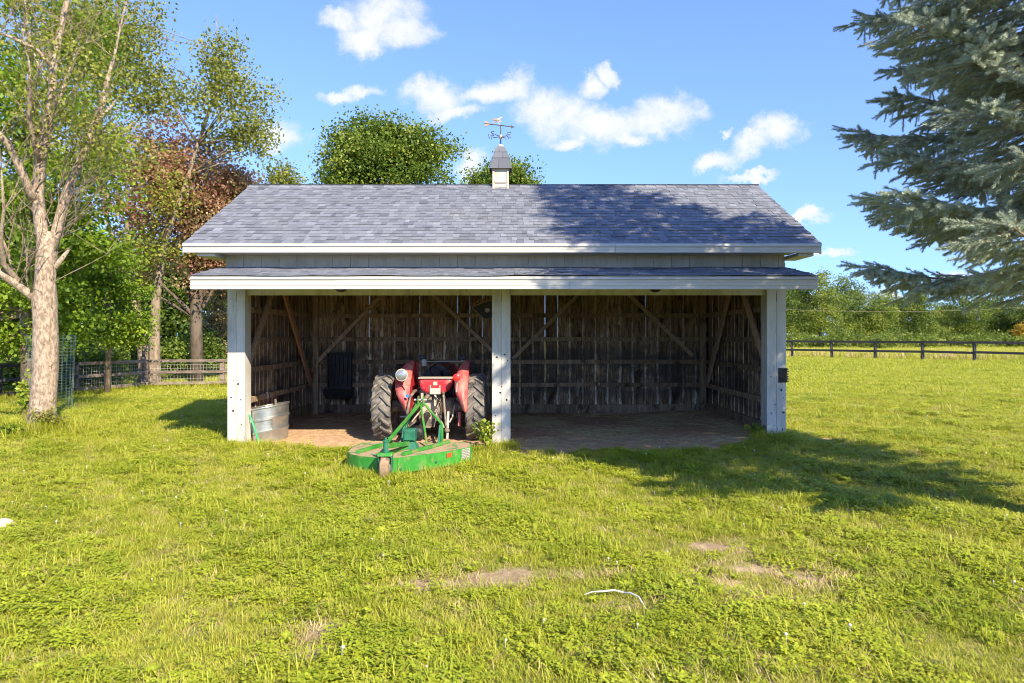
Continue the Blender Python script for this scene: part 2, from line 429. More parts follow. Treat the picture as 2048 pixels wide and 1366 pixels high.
M['chrome'] = pmat('lamp_glass', (0.30, 0.31, 0.31), (0.42, 0.43, 0.43), 3, 0.16, metal=0.6, bmp=0.0)
M['redlens'] = pmat('red_lens', (0.65, 0.02, 0.015), (0.75, 0.05, 0.03), 3, 0.25, bmp=0.0)
M['orange_ref'] = pmat('red_reflector', (0.80, 0.05, 0.015), (0.85, 0.08, 0.02), 3, 0.35, bmp=0.0)
M['pale'] = pmat('pale_metal', (0.38, 0.34, 0.28), (0.48, 0.44, 0.38), 5, 0.5, bmp=0.05)
M['dust'] = pmat('dusty_casting', (0.34, 0.28, 0.21), (0.44, 0.37, 0.29), 6, 0.85, c3=(0.18, 0.13, 0.09), scale3=5)
M['mud'] = pmat('mud_caked_rubber', (0.22, 0.145, 0.085), (0.36, 0.25, 0.15), 9, 0.95, c3=(0.12, 0.09, 0.065), scale3=7, bmp=0.6)
M['blue'] = pmat('blue_sticker', (0.02, 0.12, 0.40), (0.03, 0.2, 0.5), 5, 0.4, bmp=0.0)
M['cream'] = paint_mat('cream_cupola_paint', (0.52, 0.47, 0.385), chip=0.73, dirt_c=(0.30, 0.25, 0.17))
M['vane'] = pmat('dark_vane_metal', (0.06, 0.06, 0.055), (0.16, 0.13, 0.09), 8, 0.55, metal=0.5, bmp=0.1)
M['copper'] = pmat('pale_copper', (0.30, 0.22, 0.15), (0.40, 0.32, 0.25), 8, 0.5, metal=0.2, bmp=0.05)
M['bark_pale'] = pmat('pale_flaky_bark', (0.20, 0.145, 0.10), (0.42, 0.33, 0.245), 22, 0.95, stretch=(1, 1, 0.5), bmp=1.0, c3=(0.13, 0.085, 0.06), scale3=17, lo3=0.58, hi3=0.66)
M['bark'] = pmat('tan_bark', (0.15, 0.11, 0.075), (0.31, 0.235, 0.165), 8, 0.95, stretch=(1, 1, 0.4), bmp=0.8)
M['bark_dark'] = pmat('dark_bark', (0.07, 0.055, 0.04), (0.15, 0.115, 0.085), 6, 0.95, stretch=(1, 1, 0.4), bmp=0.6)
M['twig'] = pmat('brown_twig', (0.16, 0.095, 0.055), (0.28, 0.18, 0.10), 8, 0.9)
M['wire'] = pmat('green_wire', (0.14, 0.25, 0.18), (0.26, 0.30, 0.22), 5, 0.5, c3=(0.26, 0.20, 0.14))
M['mesh_wire'] = pmat('grey_wire', (0.33, 0.32, 0.30), (0.42, 0.40, 0.37), 5, 0.5, bmp=0)
M['rope'] = pmat('white_rope', (0.48, 0.46, 0.43), (0.56, 0.54, 0.51), 30, 0.8)
M['stone'] = pmat('pale_stone', (0.45, 0.36, 0.28), (0.58, 0.48, 0.38), 6, 0.9, bmp=0.5)
M['leaf_maple'] = leaf_mat('maple_leaf', (0.07, 0.14, 0.012), (0.16, 0.26, 0.018), (0.29, 0.37, 0.03), 0.4)
M['leaf_red'] = leaf_mat('red_leaf', (0.29, 0.12, 0.095), (0.48, 0.235, 0.17), (0.56, 0.41, 0.24), 0.5, accent=(0.25, 0.27, 0.05), acc=(0.54, 0.66))
M['leaf_olive'] = leaf_mat('olive_leaf', (0.10, 0.13, 0.02), (0.22, 0.24, 0.035), (0.36, 0.33, 0.06), 0.4)
M['leaf_round'] = leaf_mat('oak_leaf', (0.045, 0.09, 0.012), (0.125, 0.19, 0.022), (0.27, 0.31, 0.05), 0.35)
M['leaf_dark'] = leaf_mat('shade_leaf', (0.04, 0.08, 0.016), (0.105, 0.165, 0.026), (0.21, 0.26, 0.045), 0.35)
M['leaf_far'] = leaf_mat('far_leaf', (0.035, 0.07, 0.012), (0.115, 0.17, 0.025), (0.25, 0.29, 0.045), 0.3)
M['leaf_gold'] = leaf_mat('golden_leaf', (0.35, 0.20, 0.03), (0.50, 0.32, 0.04), (0.60, 0.45, 0.08), 0.3)
M['leaf_brown'] = leaf_mat('brown_needles', (0.16, 0.115, 0.05), (0.28, 0.21, 0.09), (0.36, 0.29, 0.14), 0.2)
M['leaf_weed'] = leaf_mat('weed_leaf', (0.12, 0.20, 0.02), (0.24, 0.32, 0.03), (0.38, 0.42, 0.06), 0.4)
GR = [(0.22, 0.27, 0.022), (0.37, 0.40, 0.036), (0.47, 0.47, 0.055), (0.52, 0.48, 0.11)]
M['grass'] = inst_leaf_mat('grass_blade', GR, 0.4, patch=((0.45, 0.37, 0.14), 1.5, 0.52, 0.74))
M['clover'] = inst_leaf_mat('clover_leaf', [(0.22, 0.30, 0.02), (0.37, 0.42, 0.03), (0.48, 0.50, 0.05)], 0.35)
M['straw'] = inst_leaf_mat('dry_straw', [(0.40, 0.29, 0.12), (0.52, 0.40, 0.20), (0.60, 0.49, 0.27)], 0.15)
M['field'] = inst_leaf_mat('tall_field_grass', [(0.26, 0.30, 0.03), (0.42, 0.42, 0.05), (0.52, 0.43, 0.13)], 0.3)
M['petal'] = inst_leaf_mat('clover_flower', [(0.62, 0.58, 0.52), (0.72, 0.68, 0.64)], 0.2)
M['needle'] = inst_leaf_mat('spruce_needle', [(0.25, 0.315, 0.25), (0.38, 0.44, 0.34), (0.48, 0.53, 0.40)], 0.3, tip=(0.62, 0.65, 0.48))

def ground_mat():
    m, t, b = base_mat('lawn_soil')
    g = t.new('ShaderNodeNewGeometry').outputs['Position']
    d = t.new('ShaderNodeAttribute', attribute_name='dirt').outputs['Fac']
    x, y, z = t.sep(g)
    fine = t.noise(g, 9, 7, 0.7); mid = t.noise(g, 1.3, 6, 0.65); big = t.noise(g, 0.12, 5, 0.6)
    green = t.mix(t.step(mid, 0.3, 0.7), (0.17, 0.20, 0.02), (0.32, 0.33, 0.035))
    green = t.mix(t.m('MULTIPLY', t.step(fine, 0.5, 0.72), 0.5), green, (0.30, 0.26, 0.09))
    soil = t.mix(t.step(t.noise(g, 5, 7, 0.7), 0.3, 0.7), (0.27, 0.18, 0.10), (0.46, 0.35, 0.22))
    floor_c = t.mix(t.step(t.noise(g, 7, 8, 0.75), 0.35, 0.68), (0.42, 0.25, 0.145), (0.62, 0.42, 0.26))
    indoors = t.m('MULTIPLY', t.step(y, 10.2, 10.6), t.step(y, 16.5, 16.0))
    soil = t.mix(indoors, soil, floor_c)
    dd = t.step(t.m('ADD', d, t.m('MULTIPLY', t.m('SUBTRACT', t.noise(g, 13, 8, 0.75), 0.5), 1.8)), 0.25, 0.75)
    far = t.step(y, 48, 62)
    tall = t.mix(t.step(big, 0.42, 0.6), (0.40, 0.42, 0.05), (0.43, 0.35, 0.11))
    thatch = t.mix(t.step(fine, 0.35, 0.65), (0.17, 0.18, 0.03), (0.29, 0.27, 0.07))
    green = t.mix(t.step(y, 9, 19), thatch, green)
    green = t.mix(far, green, tall)
    t.put(b.inputs['Base Color'], t.mix(dd, green, soil)); b.inputs['Roughness'].default_value = 0.95
    b.inputs['Specular IOR Level'].default_value = 0.1
    bump(t, b, t.m('ADD', fine, t.m('MULTIPLY', t.noise(g, 40, 5, 0.7), 0.5)), 0.7, 0.04)
    return m
M['ground'] = ground_mat()

# ------------------------------------------------------------------ ground sheet
def make_ground():
    xs = np.unique(np.concatenate([np.arange(-8, 8, 0.1), np.arange(-1.95, 3.0, 0.1), np.arange(-20, -8, 0.4), np.arange(8, 20.01, 0.4), np.linspace(-70, -20, 26), np.linspace(20, 70, 26),
                                   np.array([-1200, -600, -300, -150, 150, 300, 600, 1200])]))
    ys = np.unique(np.concatenate([np.arange(2, 17, 0.1), np.arange(17, 40, 0.4), np.linspace(40, 130, 40), np.array([-1200, -300, -80, -30, -10, -4, 0, 1.0, 180, 260, 400, 700, 1400])]))
    X, Y = np.meshgrid(xs, ys); Z = gz(X, Y); nx, ny = len(xs), len(ys)
    V = np.stack([X.ravel(), Y.ravel(), Z.ravel()], 1)
    i = np.arange(nx * ny).reshape(ny, nx)
    Fq = np.stack([i[:-1, :-1].ravel(), i[:-1, 1:].ravel(), i[1:, 1:].ravel(), i[1:, :-1].ravel()], 1)
    me = bpy.data.meshes.new('ground'); me.from_pydata(V.tolist(), [], Fq.tolist())
    add_attr(me, 'dirt', dirt(X.ravel(), Y.ravel())); me.materials.append(M['ground'])
    for p in me.polygons: p.use_smooth = True
    o = bpy.data.objects.new('ground', me); COL.objects.link(o)
    tag(o, 'sunlit lawn with bare soil patches and the dirt floor of the shed', 'ground', kind='structure')
make_ground()

# ------------------------------------------------------------------ shed
XL, XR = -4.669, 4.496          # outer faces of the end posts
YF, YB = 11.20, 15.55           # face of the posts, inner face of the back boards
Y_EAVE, Z_EAVE = 10.72, 3.253
Y_RIDGE, Z_RIDGE = 13.47, 4.76
SL = (Z_RIDGE - Z_EAVE) / (Y_RIDGE - Y_EAVE)
RX0, RX1 = -5.174, 4.860        # main roof ends
PX0, PX1 = -4.741, 4.512        # front pent roof ends
Y_PE, Z_PE, Y_PW, Z_PW = 10.05, 2.690, 11.18, 2.925

shed = thing('run_in_shed', (0, 13.4, 0), 'open-fronted white and brown horse shed with grey shingled roof and low front canopy', 'shed')

def roof_z(Y): return Z_EAVE + SL * (min(Y, 2 * Y_RIDGE - Y) - Y_EAVE)

def board_mesh(w, t, h, seed):
    """upright plank, slightly cupped and uneven, origin at its foot"""
    r = random.Random(seed); mb = MB(); n = 5
    V = []; Fc = []
    for k in range(n):
        z = h * k / (n - 1); a = r.uniform(-0.0012, 0.0012); b = r.uniform(-0.0012, 0.0012)
        V += [(-w / 2 + a, 0, z), (w / 2 + b, 0, z), (w / 2 + b, t, z), (-w / 2 + a, t, z)]
    for k in range(n - 1):
        for j in range(4): Fc.append((4 * k + j, 4 * k + (j + 1) % 4, 4 * k + 4 + (j + 1) % 4, 4 * k + 4 + j))
    Fc += [(3, 2, 1, 0), tuple(4 * (n - 1) + j for j in range(4))]
    mb.add(V, Fc); me = mb.mesh('board'); fix_normals(me); add_attr(me, 'across', [-1, 1, 1, -1] * n); return me

def build_shed():
    # --- back wall
    bw = thing_part = bpy.data.objects.new('back_wall', None); COL.objects.link(bw); bw.parent = shed; ORG[bw.name] = org_of(shed)
    vars_ = []
    for k in range(6):
        me = board_mesh((0.2842, 0.2833, 0.2846, 0.2828, 0.2843, 0.2838)[k], 0.022, 3.15, k); me.materials.append(M['barn']); vars_.append(me)
    x = XL + 0.14; k = 0
    while x < XR - 0.05:
        link_copy('wall_board', vars_[k % 6], bw, (x, YB + random.uniform(0, 0.008), 0.10 + random.uniform(-0.04, 0.03)), (0, random.uniform(-0.0015, 0.0015), math.pi if k % 2 else 0) if False else (0, random.uniform(-0.0015, 0.0015), 0))
        x += 0.2855; k += 1
    GZ = (2.266, 1.730, 1.215, 0.693)
    for z in GZ:
        for a, b in ((XL + 0.03, -0.30), (-0.27, 2.0), (2.01, XR - 0.03)):
            dz = random.uniform(-0.012, 0.012)
            obj('girt', MB().bar((a, YB - 0.032, z + dz), (b, YB - 0.032, z - dz * 0.6), 0.06, 0.092), M['girt'], bw, bevel=0.004)
    for a, b in ((XL + 0.05, -1.9), (-1.88, 1.5), (1.52, XR - 0.05)):
        obj('sill_plank', MB().bar((a, YB - 0.024, 0.135), (b, YB - 0.024, 0.14 + random.uniform(-0.01, 0.01)), 0.045, 0.21), M['girt'], bw, bevel=0.004)
    # --- side walls
    for side, X, nm in ((-1, XL + 0.045, 'side_wall'), (1, XR - 0.055, 'side_wall')):
        sw = bpy.data.objects.new(nm, None); COL.objects.link(sw); sw.parent = shed; ORG[sw.name] = org_of(shed)
        y = YF + 0.30
        while y < YB + 0.03:
            w = random.choice((0.20, 0.235, 0.275)); h = roof_z(y) - 0.13
            y1 = min(y + w, YB + 0.03); g = random.uniform(0.006, 0.016); dx = random.uniform(0, 0.006) * side
            x0, x1 = (X - 0.022 + dx, X + dx) if side < 0 else (X + dx, X + 0.022 + dx)
            za, zb = roof_z(y) - 0.12, roof_z(y1 - g) - 0.12; z0 = 0.06 + random.uniform(-0.03, 0.02) + (0.1 if side > 0 else 0)
            mb = MB().add([(x0, y, z0), (x1, y, z0), (x1, y1 - g, z0), (x0, y1 - g, z0), (x0, y, za), (x1, y, za), (x1, y1 - g, zb), (x0, y1 - g, zb)],
                          [(0, 3, 2, 1), (4, 5, 6, 7), (0, 1, 5, 4), (1, 2, 6, 5), (2, 3, 7, 6), (3, 0, 4, 7)])
            o = obj('wall_board', mb, M['barn'], sw); add_attr(o.data, 'across', [-1, -1, 1, 1] * 2)
            y = y1
        xi = X + 0.034 * (-side)
        for z in GZ + (0.16 + (0.05 if side > 0 else 0),):
            hgt = 0.10 if z > 0.3 else 0.2
            obj('girt', MB().bar((xi, YF + 0.24, z + random.uniform(-0.015, 0.015)), (xi, YB - 0.05, z), 0.062, hgt), M['girt'], sw, bevel=0.004)
        # gable infill outside face is the same boards; corner post
        xc = -4.43 if side < 0 else 4.31
        obj('corner_post', MB().box(xc - 0.062, xc + 0.062, YB - 0.175, YB - 0.048, 0.0, 3.3), M['girt'], sw, bevel=0.006)
        # braces
        if side < 0:
            br = [(W(496, 744, 11.50), W(552, 575, 12.85), 'brace'), (W(624, 766, 15.2), W(567, 570, 13.3), 'brace_red')]
        else:
            br = [(W(1408, 766, 15.05), W(1457, 575, 13.42), 'brace'), (W(1532, 752, 11.42), W(1474, 570, 12.85), 'brace')]
        for a, b, mt in br:
            a = Vector(a); b = Vector(b); xb = (X + 0.14) if side < 0 else (X - 0.14)
            a.x = xb; b.x = xb
            obj('brace', MB().bar(a, b, 0.045, 0.14, up=(1, 0, 0)) if False else MB().bar(a, b, 0.14, 0.045, up=(1, 0, 0)), M[mt], sw, bevel=0.004)
    # --- back braces and the middle rear post
    obj('rear_post', MB().box(-0.26, -0.12, YB - 0.19, YB - 0.05, 0.0, 3.3), M['girt'], bw, bevel=0.006)
    for a, b in (((1025, 718), (1172, 574)), ((1243, 576), (1385, 711)), ((632, 727), (782, 571)), ((848, 573), (988, 705))):
        obj('brace', MB().bar(W(*a, YB - 0.10), W(*b, YB - 0.10), 0.045, 0.085, up=(0, 1, 0)) if False else MB().bar(W(*a, YB - 0.12), W(*b, YB - 0.12), 0.085, 0.05, up=(0, 1, 0)), M['brace'], bw, bevel=0.004)
    # --- front posts
    for x0, x1, zb, lab in ((XL, -4.381, -0.08, 'white boxed post with black knots, by the metal tank'), (-0.328, -0.025, -0.08, 'white boxed centre post'), (4.185, XR, 0.0, 'white boxed post dappled with shade')):
        core = obj('post', MB().box(x0 + 0.012, x1 - 0.012, YF + 0.024, YF + 0.26, zb, 3.05), M['girt'], shed)
        core['label'] = lab
        xm = (x0 + x1) / 2
        for a, b in ((x0, xm - 0.0015), (xm + 0.0015, x1)):
            obj('casing_board', MB().box(a, b, YF, YF + 0.022, zb, 2.90), M['white'], core, bevel=0.003)
        for a in (x0 + 0.001, x1 - 0.023):
            obj('casing_board', MB().box(a, a + 0.022 - 0.001, YF + 0.0225, YF + 0.27, zb, 3.0), M['white'], core, bevel=0.003)
        r = random.Random(int(x0 * 100))
        for i in range(7 if x0 < -4 else 9):     # knots and gnaw marks
            kx = r.uniform(x0 + 0.04, x1 - 0.04); kz = r.uniform(0.15, 1.75); s = r.uniform(0.008, 0.024)
            poly = [(kx + s * math.cos(q) * r.uniform(0.6, 1.2), YF - 0.0015, kz + s * math.sin(q) * r.uniform(0.5, 1.3)) for q in np.linspace(0, 2 * math.pi, 8)[:-1]]
            obj('knot', MB().prism(poly, (0, 0.003, 0)), M['black'], core)
        obj('nail_streak', MB().box(xm - 0.004, xm + 0.004, YF - 0.002, YF + 0.001, 2.36, 2.50), M['black'], core)
    # --- header over the openings and the upper front boards
    for a, b in ((-4.379, -0.330), (-0.023, 4.183)):
        n = 3; w = (b - a) / n
        for i in range(n):
            obj('header_board', MB().box(a + i * w + 0.001, a + (i + 1) * w - 0.001, YF + 0.055, YF + 0.10, 2.473, 3.0), M['white'], shed, bevel=0.003)
    x = XL - 0.02
    while x < XR - 0.02:
        w = min(0.292, XR - 0.03 - x)
        obj('front_board', MB().box(x + 0.002, x + w - 0.002, YF - 0.024 + random.uniform(0, 0.003), YF - 0.001, 2.905, 3.36), M['strip'], shed, bevel=0.003)
        x += 0.292
    # --- roof decks
    roof = bpy.data.objects.new('main_roof', None); COL.objects.link(roof); roof.parent = shed; ORG[roof.name] = org_of(shed)
    pent = bpy.data.objects.new('canopy_roof', None); COL.objects.link(pent); pent.parent = shed; ORG[pent.name] = org_of(shed)
    yb = 2 * Y_RIDGE - Y_EAVE
    for (ya, za, y1, z1, nm) in ((Y_EAVE, Z_EAVE, Y_RIDGE, Z_RIDGE, 'deck'), (yb, Z_EAVE, Y_RIDGE, Z_RIDGE, 'deck')):
        obj(nm, MB().prism([(RX0 + 0.02, ya, za - 0.012), (RX0 + 0.02, y1, z1 - 0.012), (RX0 + 0.02, y1, z1 - 0.05), (RX0 + 0.02, ya, za - 0.05)], (RX1 - RX0 - 0.04, 0, 0)), M['deck'], roof)
    obj('deck', MB().prism([(PX0 + 0.01, Y_PE, Z_PE - 0.012), (PX0 + 0.01, Y_PW, Z_PW - 0.012), (PX0 + 0.01, Y_PW, Z_PW - 0.04), (PX0 + 0.01, Y_PE, Z_PE - 0.04)], (PX1 - PX0 - 0.02, 0, 0)), M['strip'], pent)
    # --- fascias
    def fascia(par, xa, xb, y, zt, zb, joints):
        xs = [xa] + joints + [xb]
        for i in range(len(xs) - 1):
            a, b = xs[i] + 0.001, xs[i + 1] - 0.001; dy = -0.002 * (i % 2); h = zt - zb
            f = obj('fascia_board', MB().box(a, b, y + dy, y + 0.022, zb + 0.004 * (i % 2), zt - 0.03), M['fascia'], par, bevel=0.002)
            for q in (0.0, 0.30, 0.58):
                obj('rib', MB().box(a, b, y - 0.005 + dy, y + dy + 0.002, zb + 0.004 + q * h, zb + 0.006 + q * h + 0.2 * h), M['fascia'], f, bevel=0.002)
            obj('drip_edge', MB().prism([(a, y - 0.020, zt - 0.03), (a, y - 0.024, zt - 0.034), (a, y + 0.02, zt + 0.006), (a, y - 0.008, zt + 0.004)], (b - a, 0, 0)), M['fascia'], f)
    fascia(roof, RX0 + 0.01, RX1 - 0.01, 10.70, 3.245, 3.105, [-3.25, 1.62])
    fascia(pent, PX0, PX1, 10.06, 2.668, 2.487, [-2.62, 0.85])
    obj('soffit', MB().box(RX0 + 0.42, RX1 - 0.35, 10.73, YF - 0.03, 3.118, 3.130), M['fascia'], roof)
    for X0, X1 in ((XL - 0.30, XL - 0.015), (XR + 0.015, XR + 0.26)):
        obj('cornice_return', MB().box(X0, X1, 10.76, YF + 0.25, 3.06, 3.116), M['strip'], roof, bevel=0.004)
    for xs_, y in ((RX0, 1), (RX1 - 0.022, 1)):
        for s in (1, -1):
            ya = Y_EAVE if s > 0 else yb
            obj('rake_board', MB().prism([(xs_, ya, Z_EAVE - 0.014), (xs_, Y_RIDGE, Z_RIDGE - 0.014), (xs_, Y_RIDGE, Z_RIDGE - 0.17), (xs_, ya, Z_EAVE - 0.17)], (0.022, 0, 0)), M['fascia'], roof)
    for xs_ in (PX0 + 0.004, PX1 - 0.024):
        obj('rake_board', MB().prism([(xs_, 10.085, Z_PE - 0.05), (xs_, Y_PW - 0.005, Z_PW - 0.05), (xs_, Y_PW - 0.005, Z_PW - 0.16), (xs_, 10.085, 2.49)], (0.02, 0, 0)), M['fascia'], pent)
    # rafters under the canopy
    for i in range(11):
        x = PX0 + 0.25 + i * (PX1 - PX0 - 0.5) / 10
        obj('rafter', MB().prism([(x, 10.09, 2.645), (x, Y_PW - 0.01, Z_PW - 0.045), (x, Y_PW - 0.01, Z_PW - 0.14), (x, 10.09, 2.55)], (0.038, 0, 0)), M['strip'], pent)
    # --- shingles
    tabs = []
    def courses(xa, xb, ya, za, y1, z1, n, rnd, sag=0.0):
        d = Vector((0, y1 - ya, z1 - za)); L = d.length; d.normalize(); nn = Vector((0, -d.z, d.y)) if d.y > 0 else Vector((0, d.z * -1, -d.y)) * 1
        if nn.z < 0: nn = -nn
        e = L / n; out = []
        for c in range(n):
            x = xa - rnd.uniform(0, 0.1)
            while x < xb:
                w = rnd.choice((0.075, 0.095, 0.115, 0.135, 0.165)); a, b = max(x, xa), min(x + w, xb)
                if b - a > 0.02:
                    p = Vector((0, ya, za)) + d * (c * e - (0.018 if c == 0 else rnd.uniform(0, 0.004)))
                    out.append((a, b, p, d, nn, e * 1.25, rnd.choice((0.004, 0.006, 0.012, 0.015)), min(max(rnd.gauss(0.52, 0.16), 0), 1)))
                x += w
        return out
    def tab_shape(a, b, p, d, nn, L, th, tint):
        q0 = p + nn * 0.003; q1 = p + d * L - nn * 0.004
        lo = [q0, q1]; up = [q0 + nn * th, q1 + nn * 0.004]
        V = []
        for X in (a + 0.0012, b - 0.0012):
            V += [Vector((X, q0.y, q0.z)), Vector((X, q1.y, q1.z)), Vector((X, up[1].y, up[1].z)), Vector((X, up[0].y, up[0].z))]
        return V, [(0, 1, 2, 3), (7, 6, 5, 4), (3, 2, 6, 7), (0, 3, 7, 4), (1, 0, 4, 5), (2, 1, 5, 6)]
    r = random.Random(3)
    main = courses(RX0, RX1, Y_EAVE, Z_EAVE, Y_RIDGE, Z_RIDGE, 22, r)
    back = courses(RX0, RX1, yb, Z_EAVE, Y_RIDGE, Z_RIDGE, 14, r)
    canopy = courses(PX0 - 0.008, PX1 + 0.008, Y_PE, Z_PE, Y_PW, Z_PW, 7, r)
    for tbl in main[:298]:
        V, Fc = tab_shape(*tbl); c = sum(V, Vector()) / 8
        me = MB().add([v - c for v in V], Fc).mesh('shingle'); fix_normals(me); add_attr(me, 'tint', [tbl[-1]] * 8); me.materials.append(M['shingle'])
        link_copy('shingle', me, roof, c)
    for lst, par in ((main[298:] + back, roof), (canopy, pent)):
        mb = MB(); ti = []
        for tbl in lst:
            V, Fc = tab_shape(*tbl)
            if par is pent:      # the canopy has sagged and curled in places
                for v in V:
                    v.z += 0.004 * math.sin(v.x * 2.3) + 0.003 * math.sin(v.x * 6.1 + 1)
                    if abs(v.x - 0.35) < 0.35 and v.y < 10.6: v.z += 0.015 * random.random()
            mb.add(V, Fc); ti += [tbl[-1]] * 8
        o = obj('shingles', mb, M['shingle'], par); add_attr(o.data, 'tint', ti); o['kind'] = 'stuff'
    # ridge caps
    x = RX0; i = 0
    for s in (1, -1):
        pass
    while x < RX1 - 0.05:
        w = 0.205; xe = min(x + w + 0.03, RX1); tl = 0.012 if i % 2 else 0.018
        V = []; h = 0.15
        for X, lift in ((x, 0.014), (xe, 0.004)):
            zr = Z_RIDGE + 0.012 + lift
            V += [(X, Y_RIDGE - h, zr - h * SL), (X, Y_RIDGE, zr), (X, Y_RIDGE + h, zr - h * SL), (X, Y_RIDGE + h, zr - h * SL - 0.008), (X, Y_RIDGE, zr - 0.008), (X, Y_RIDGE - h, zr - h * SL - 0.008)]
        mb = MB().add(V, [(0, 1, 7, 6), (1, 2, 8, 7), (2, 3, 9, 8), (3, 4, 10, 9), (4, 5, 11, 10), (5, 0, 6, 11), (5, 4, 3, 2, 1, 0), (6, 7, 8, 9, 10, 11)])
        o = obj('ridge_cap', mb, M['shingle'], roof); add_attr(o.data, 'tint', [r.uniform(0.2, 0.9)] * 12)
        x += w; i += 1
build_shed()

# ------------------------------------------------------------------ cupola and weather vane
def build_cupola():
    cx, cy = W(1001, 372, 13.2).x, Y_RIDGE
    t = thing('cupola', (cx, cy, Z_RIDGE - 0.1), 'small square cream cupola with shingled spire on the shed ridge', 'cupola')
    hw = 0.157; z0 = Z_RIDGE - 0.16; z1 = W(1001, 335, 13.3).z
    obj('body', MB().box(cx - hw + 0.01, cx + hw - 0.01, cy - hw + 0.01, cy + hw - 0.01, z0, z1), M['cream'], t)
    for sx in (-1, 1):
        for sy in (-1, 1):
            obj('corner_trim', MB().box(cx + sx * (hw - 0.018) - 0.02, cx + sx * (hw - 0.018) + 0.02, cy + sy * (hw - 0.018) - 0.02, cy + sy * (hw - 0.018) + 0.02, z0, z1 - 0.002), M['cream'], t, bevel=0.003)
    for s in (-1, 1):
        obj('base_trim', MB().box(cx - hw + 0.045, cx + hw - 0.045, cy + s * (hw + 0.0) - 0.012, cy + s * hw + 0.012, Z_RIDGE + 0.03, Z_RIDGE + 0.085), M['cream'], t, bevel=0.003)
    # three flared tiers of shingles on each face
    zs = [z1 - 0.02, W(1001, 318, 13.4).z, W(1001, 305, 13.4).z, W(1001, 293, 13.4).z]; rs = [0.192, 0.150, 0.105, 0.055]
    spire = obj('spire', MB().add([(cx - 0.188, cy - 0.188, zs[0]), (cx + 0.188, cy - 0.188, zs[0]), (cx + 0.188, cy + 0.188, zs[0]), (cx - 0.188, cy + 0.188, zs[0]),
                           (cx - 0.05, cy - 0.05, zs[3]), (cx + 0.05, cy - 0.05, zs[3]), (cx + 0.05, cy + 0.05, zs[3]), (cx - 0.05, cy + 0.05, zs[3])],
                          [(3, 2, 1, 0), (4, 5, 6, 7), (0, 1, 5, 4), (1, 2, 6, 5), (2, 3, 7, 6), (3, 0, 4, 7)]), M['deck'], t)
    for k in range(3):
        for f in range(4):
            a = f * math.pi / 2; R = Matrix.Rotation(a, 3, 'Z')
            r0, r1 = rs[k] + 0.018, rs[k + 1] + 0.006; za, zb = zs[k] - 0.006, zs[k + 1]
            sp = 0.25 if k % 2 else -0.2
            for u0, u1 in ((-1, sp - 0.012), (sp + 0.012, 1)):
                loc = [(u0 * r0, -r0, za), (u1 * r0, -r0, za), (u1 * r1, -r1, zb), (u0 * r1, -r1, zb)]
                P = [R @ Vector((p[0], p[1], 0)) + Vector((cx, cy, p[2])) for p in loc]
                n = R @ Vector((0, -1, 0.35)).normalized()
                o = obj('shingle', MB().prism(P, n * 0.011), M['shingle'], spire); add_attr(o.data, 'tint', [random.uniform(0.05, 0.45)] * 8)
    zt = W(1001, 289, 13.4).z
    obj('cap', MB().ball((cx, cy, zs[3] + 0.015), 0.065, 10, (1, 1, 0.75)), M['cream'], t, smooth=True)
    return cx, cy, zs[3] + 0.05

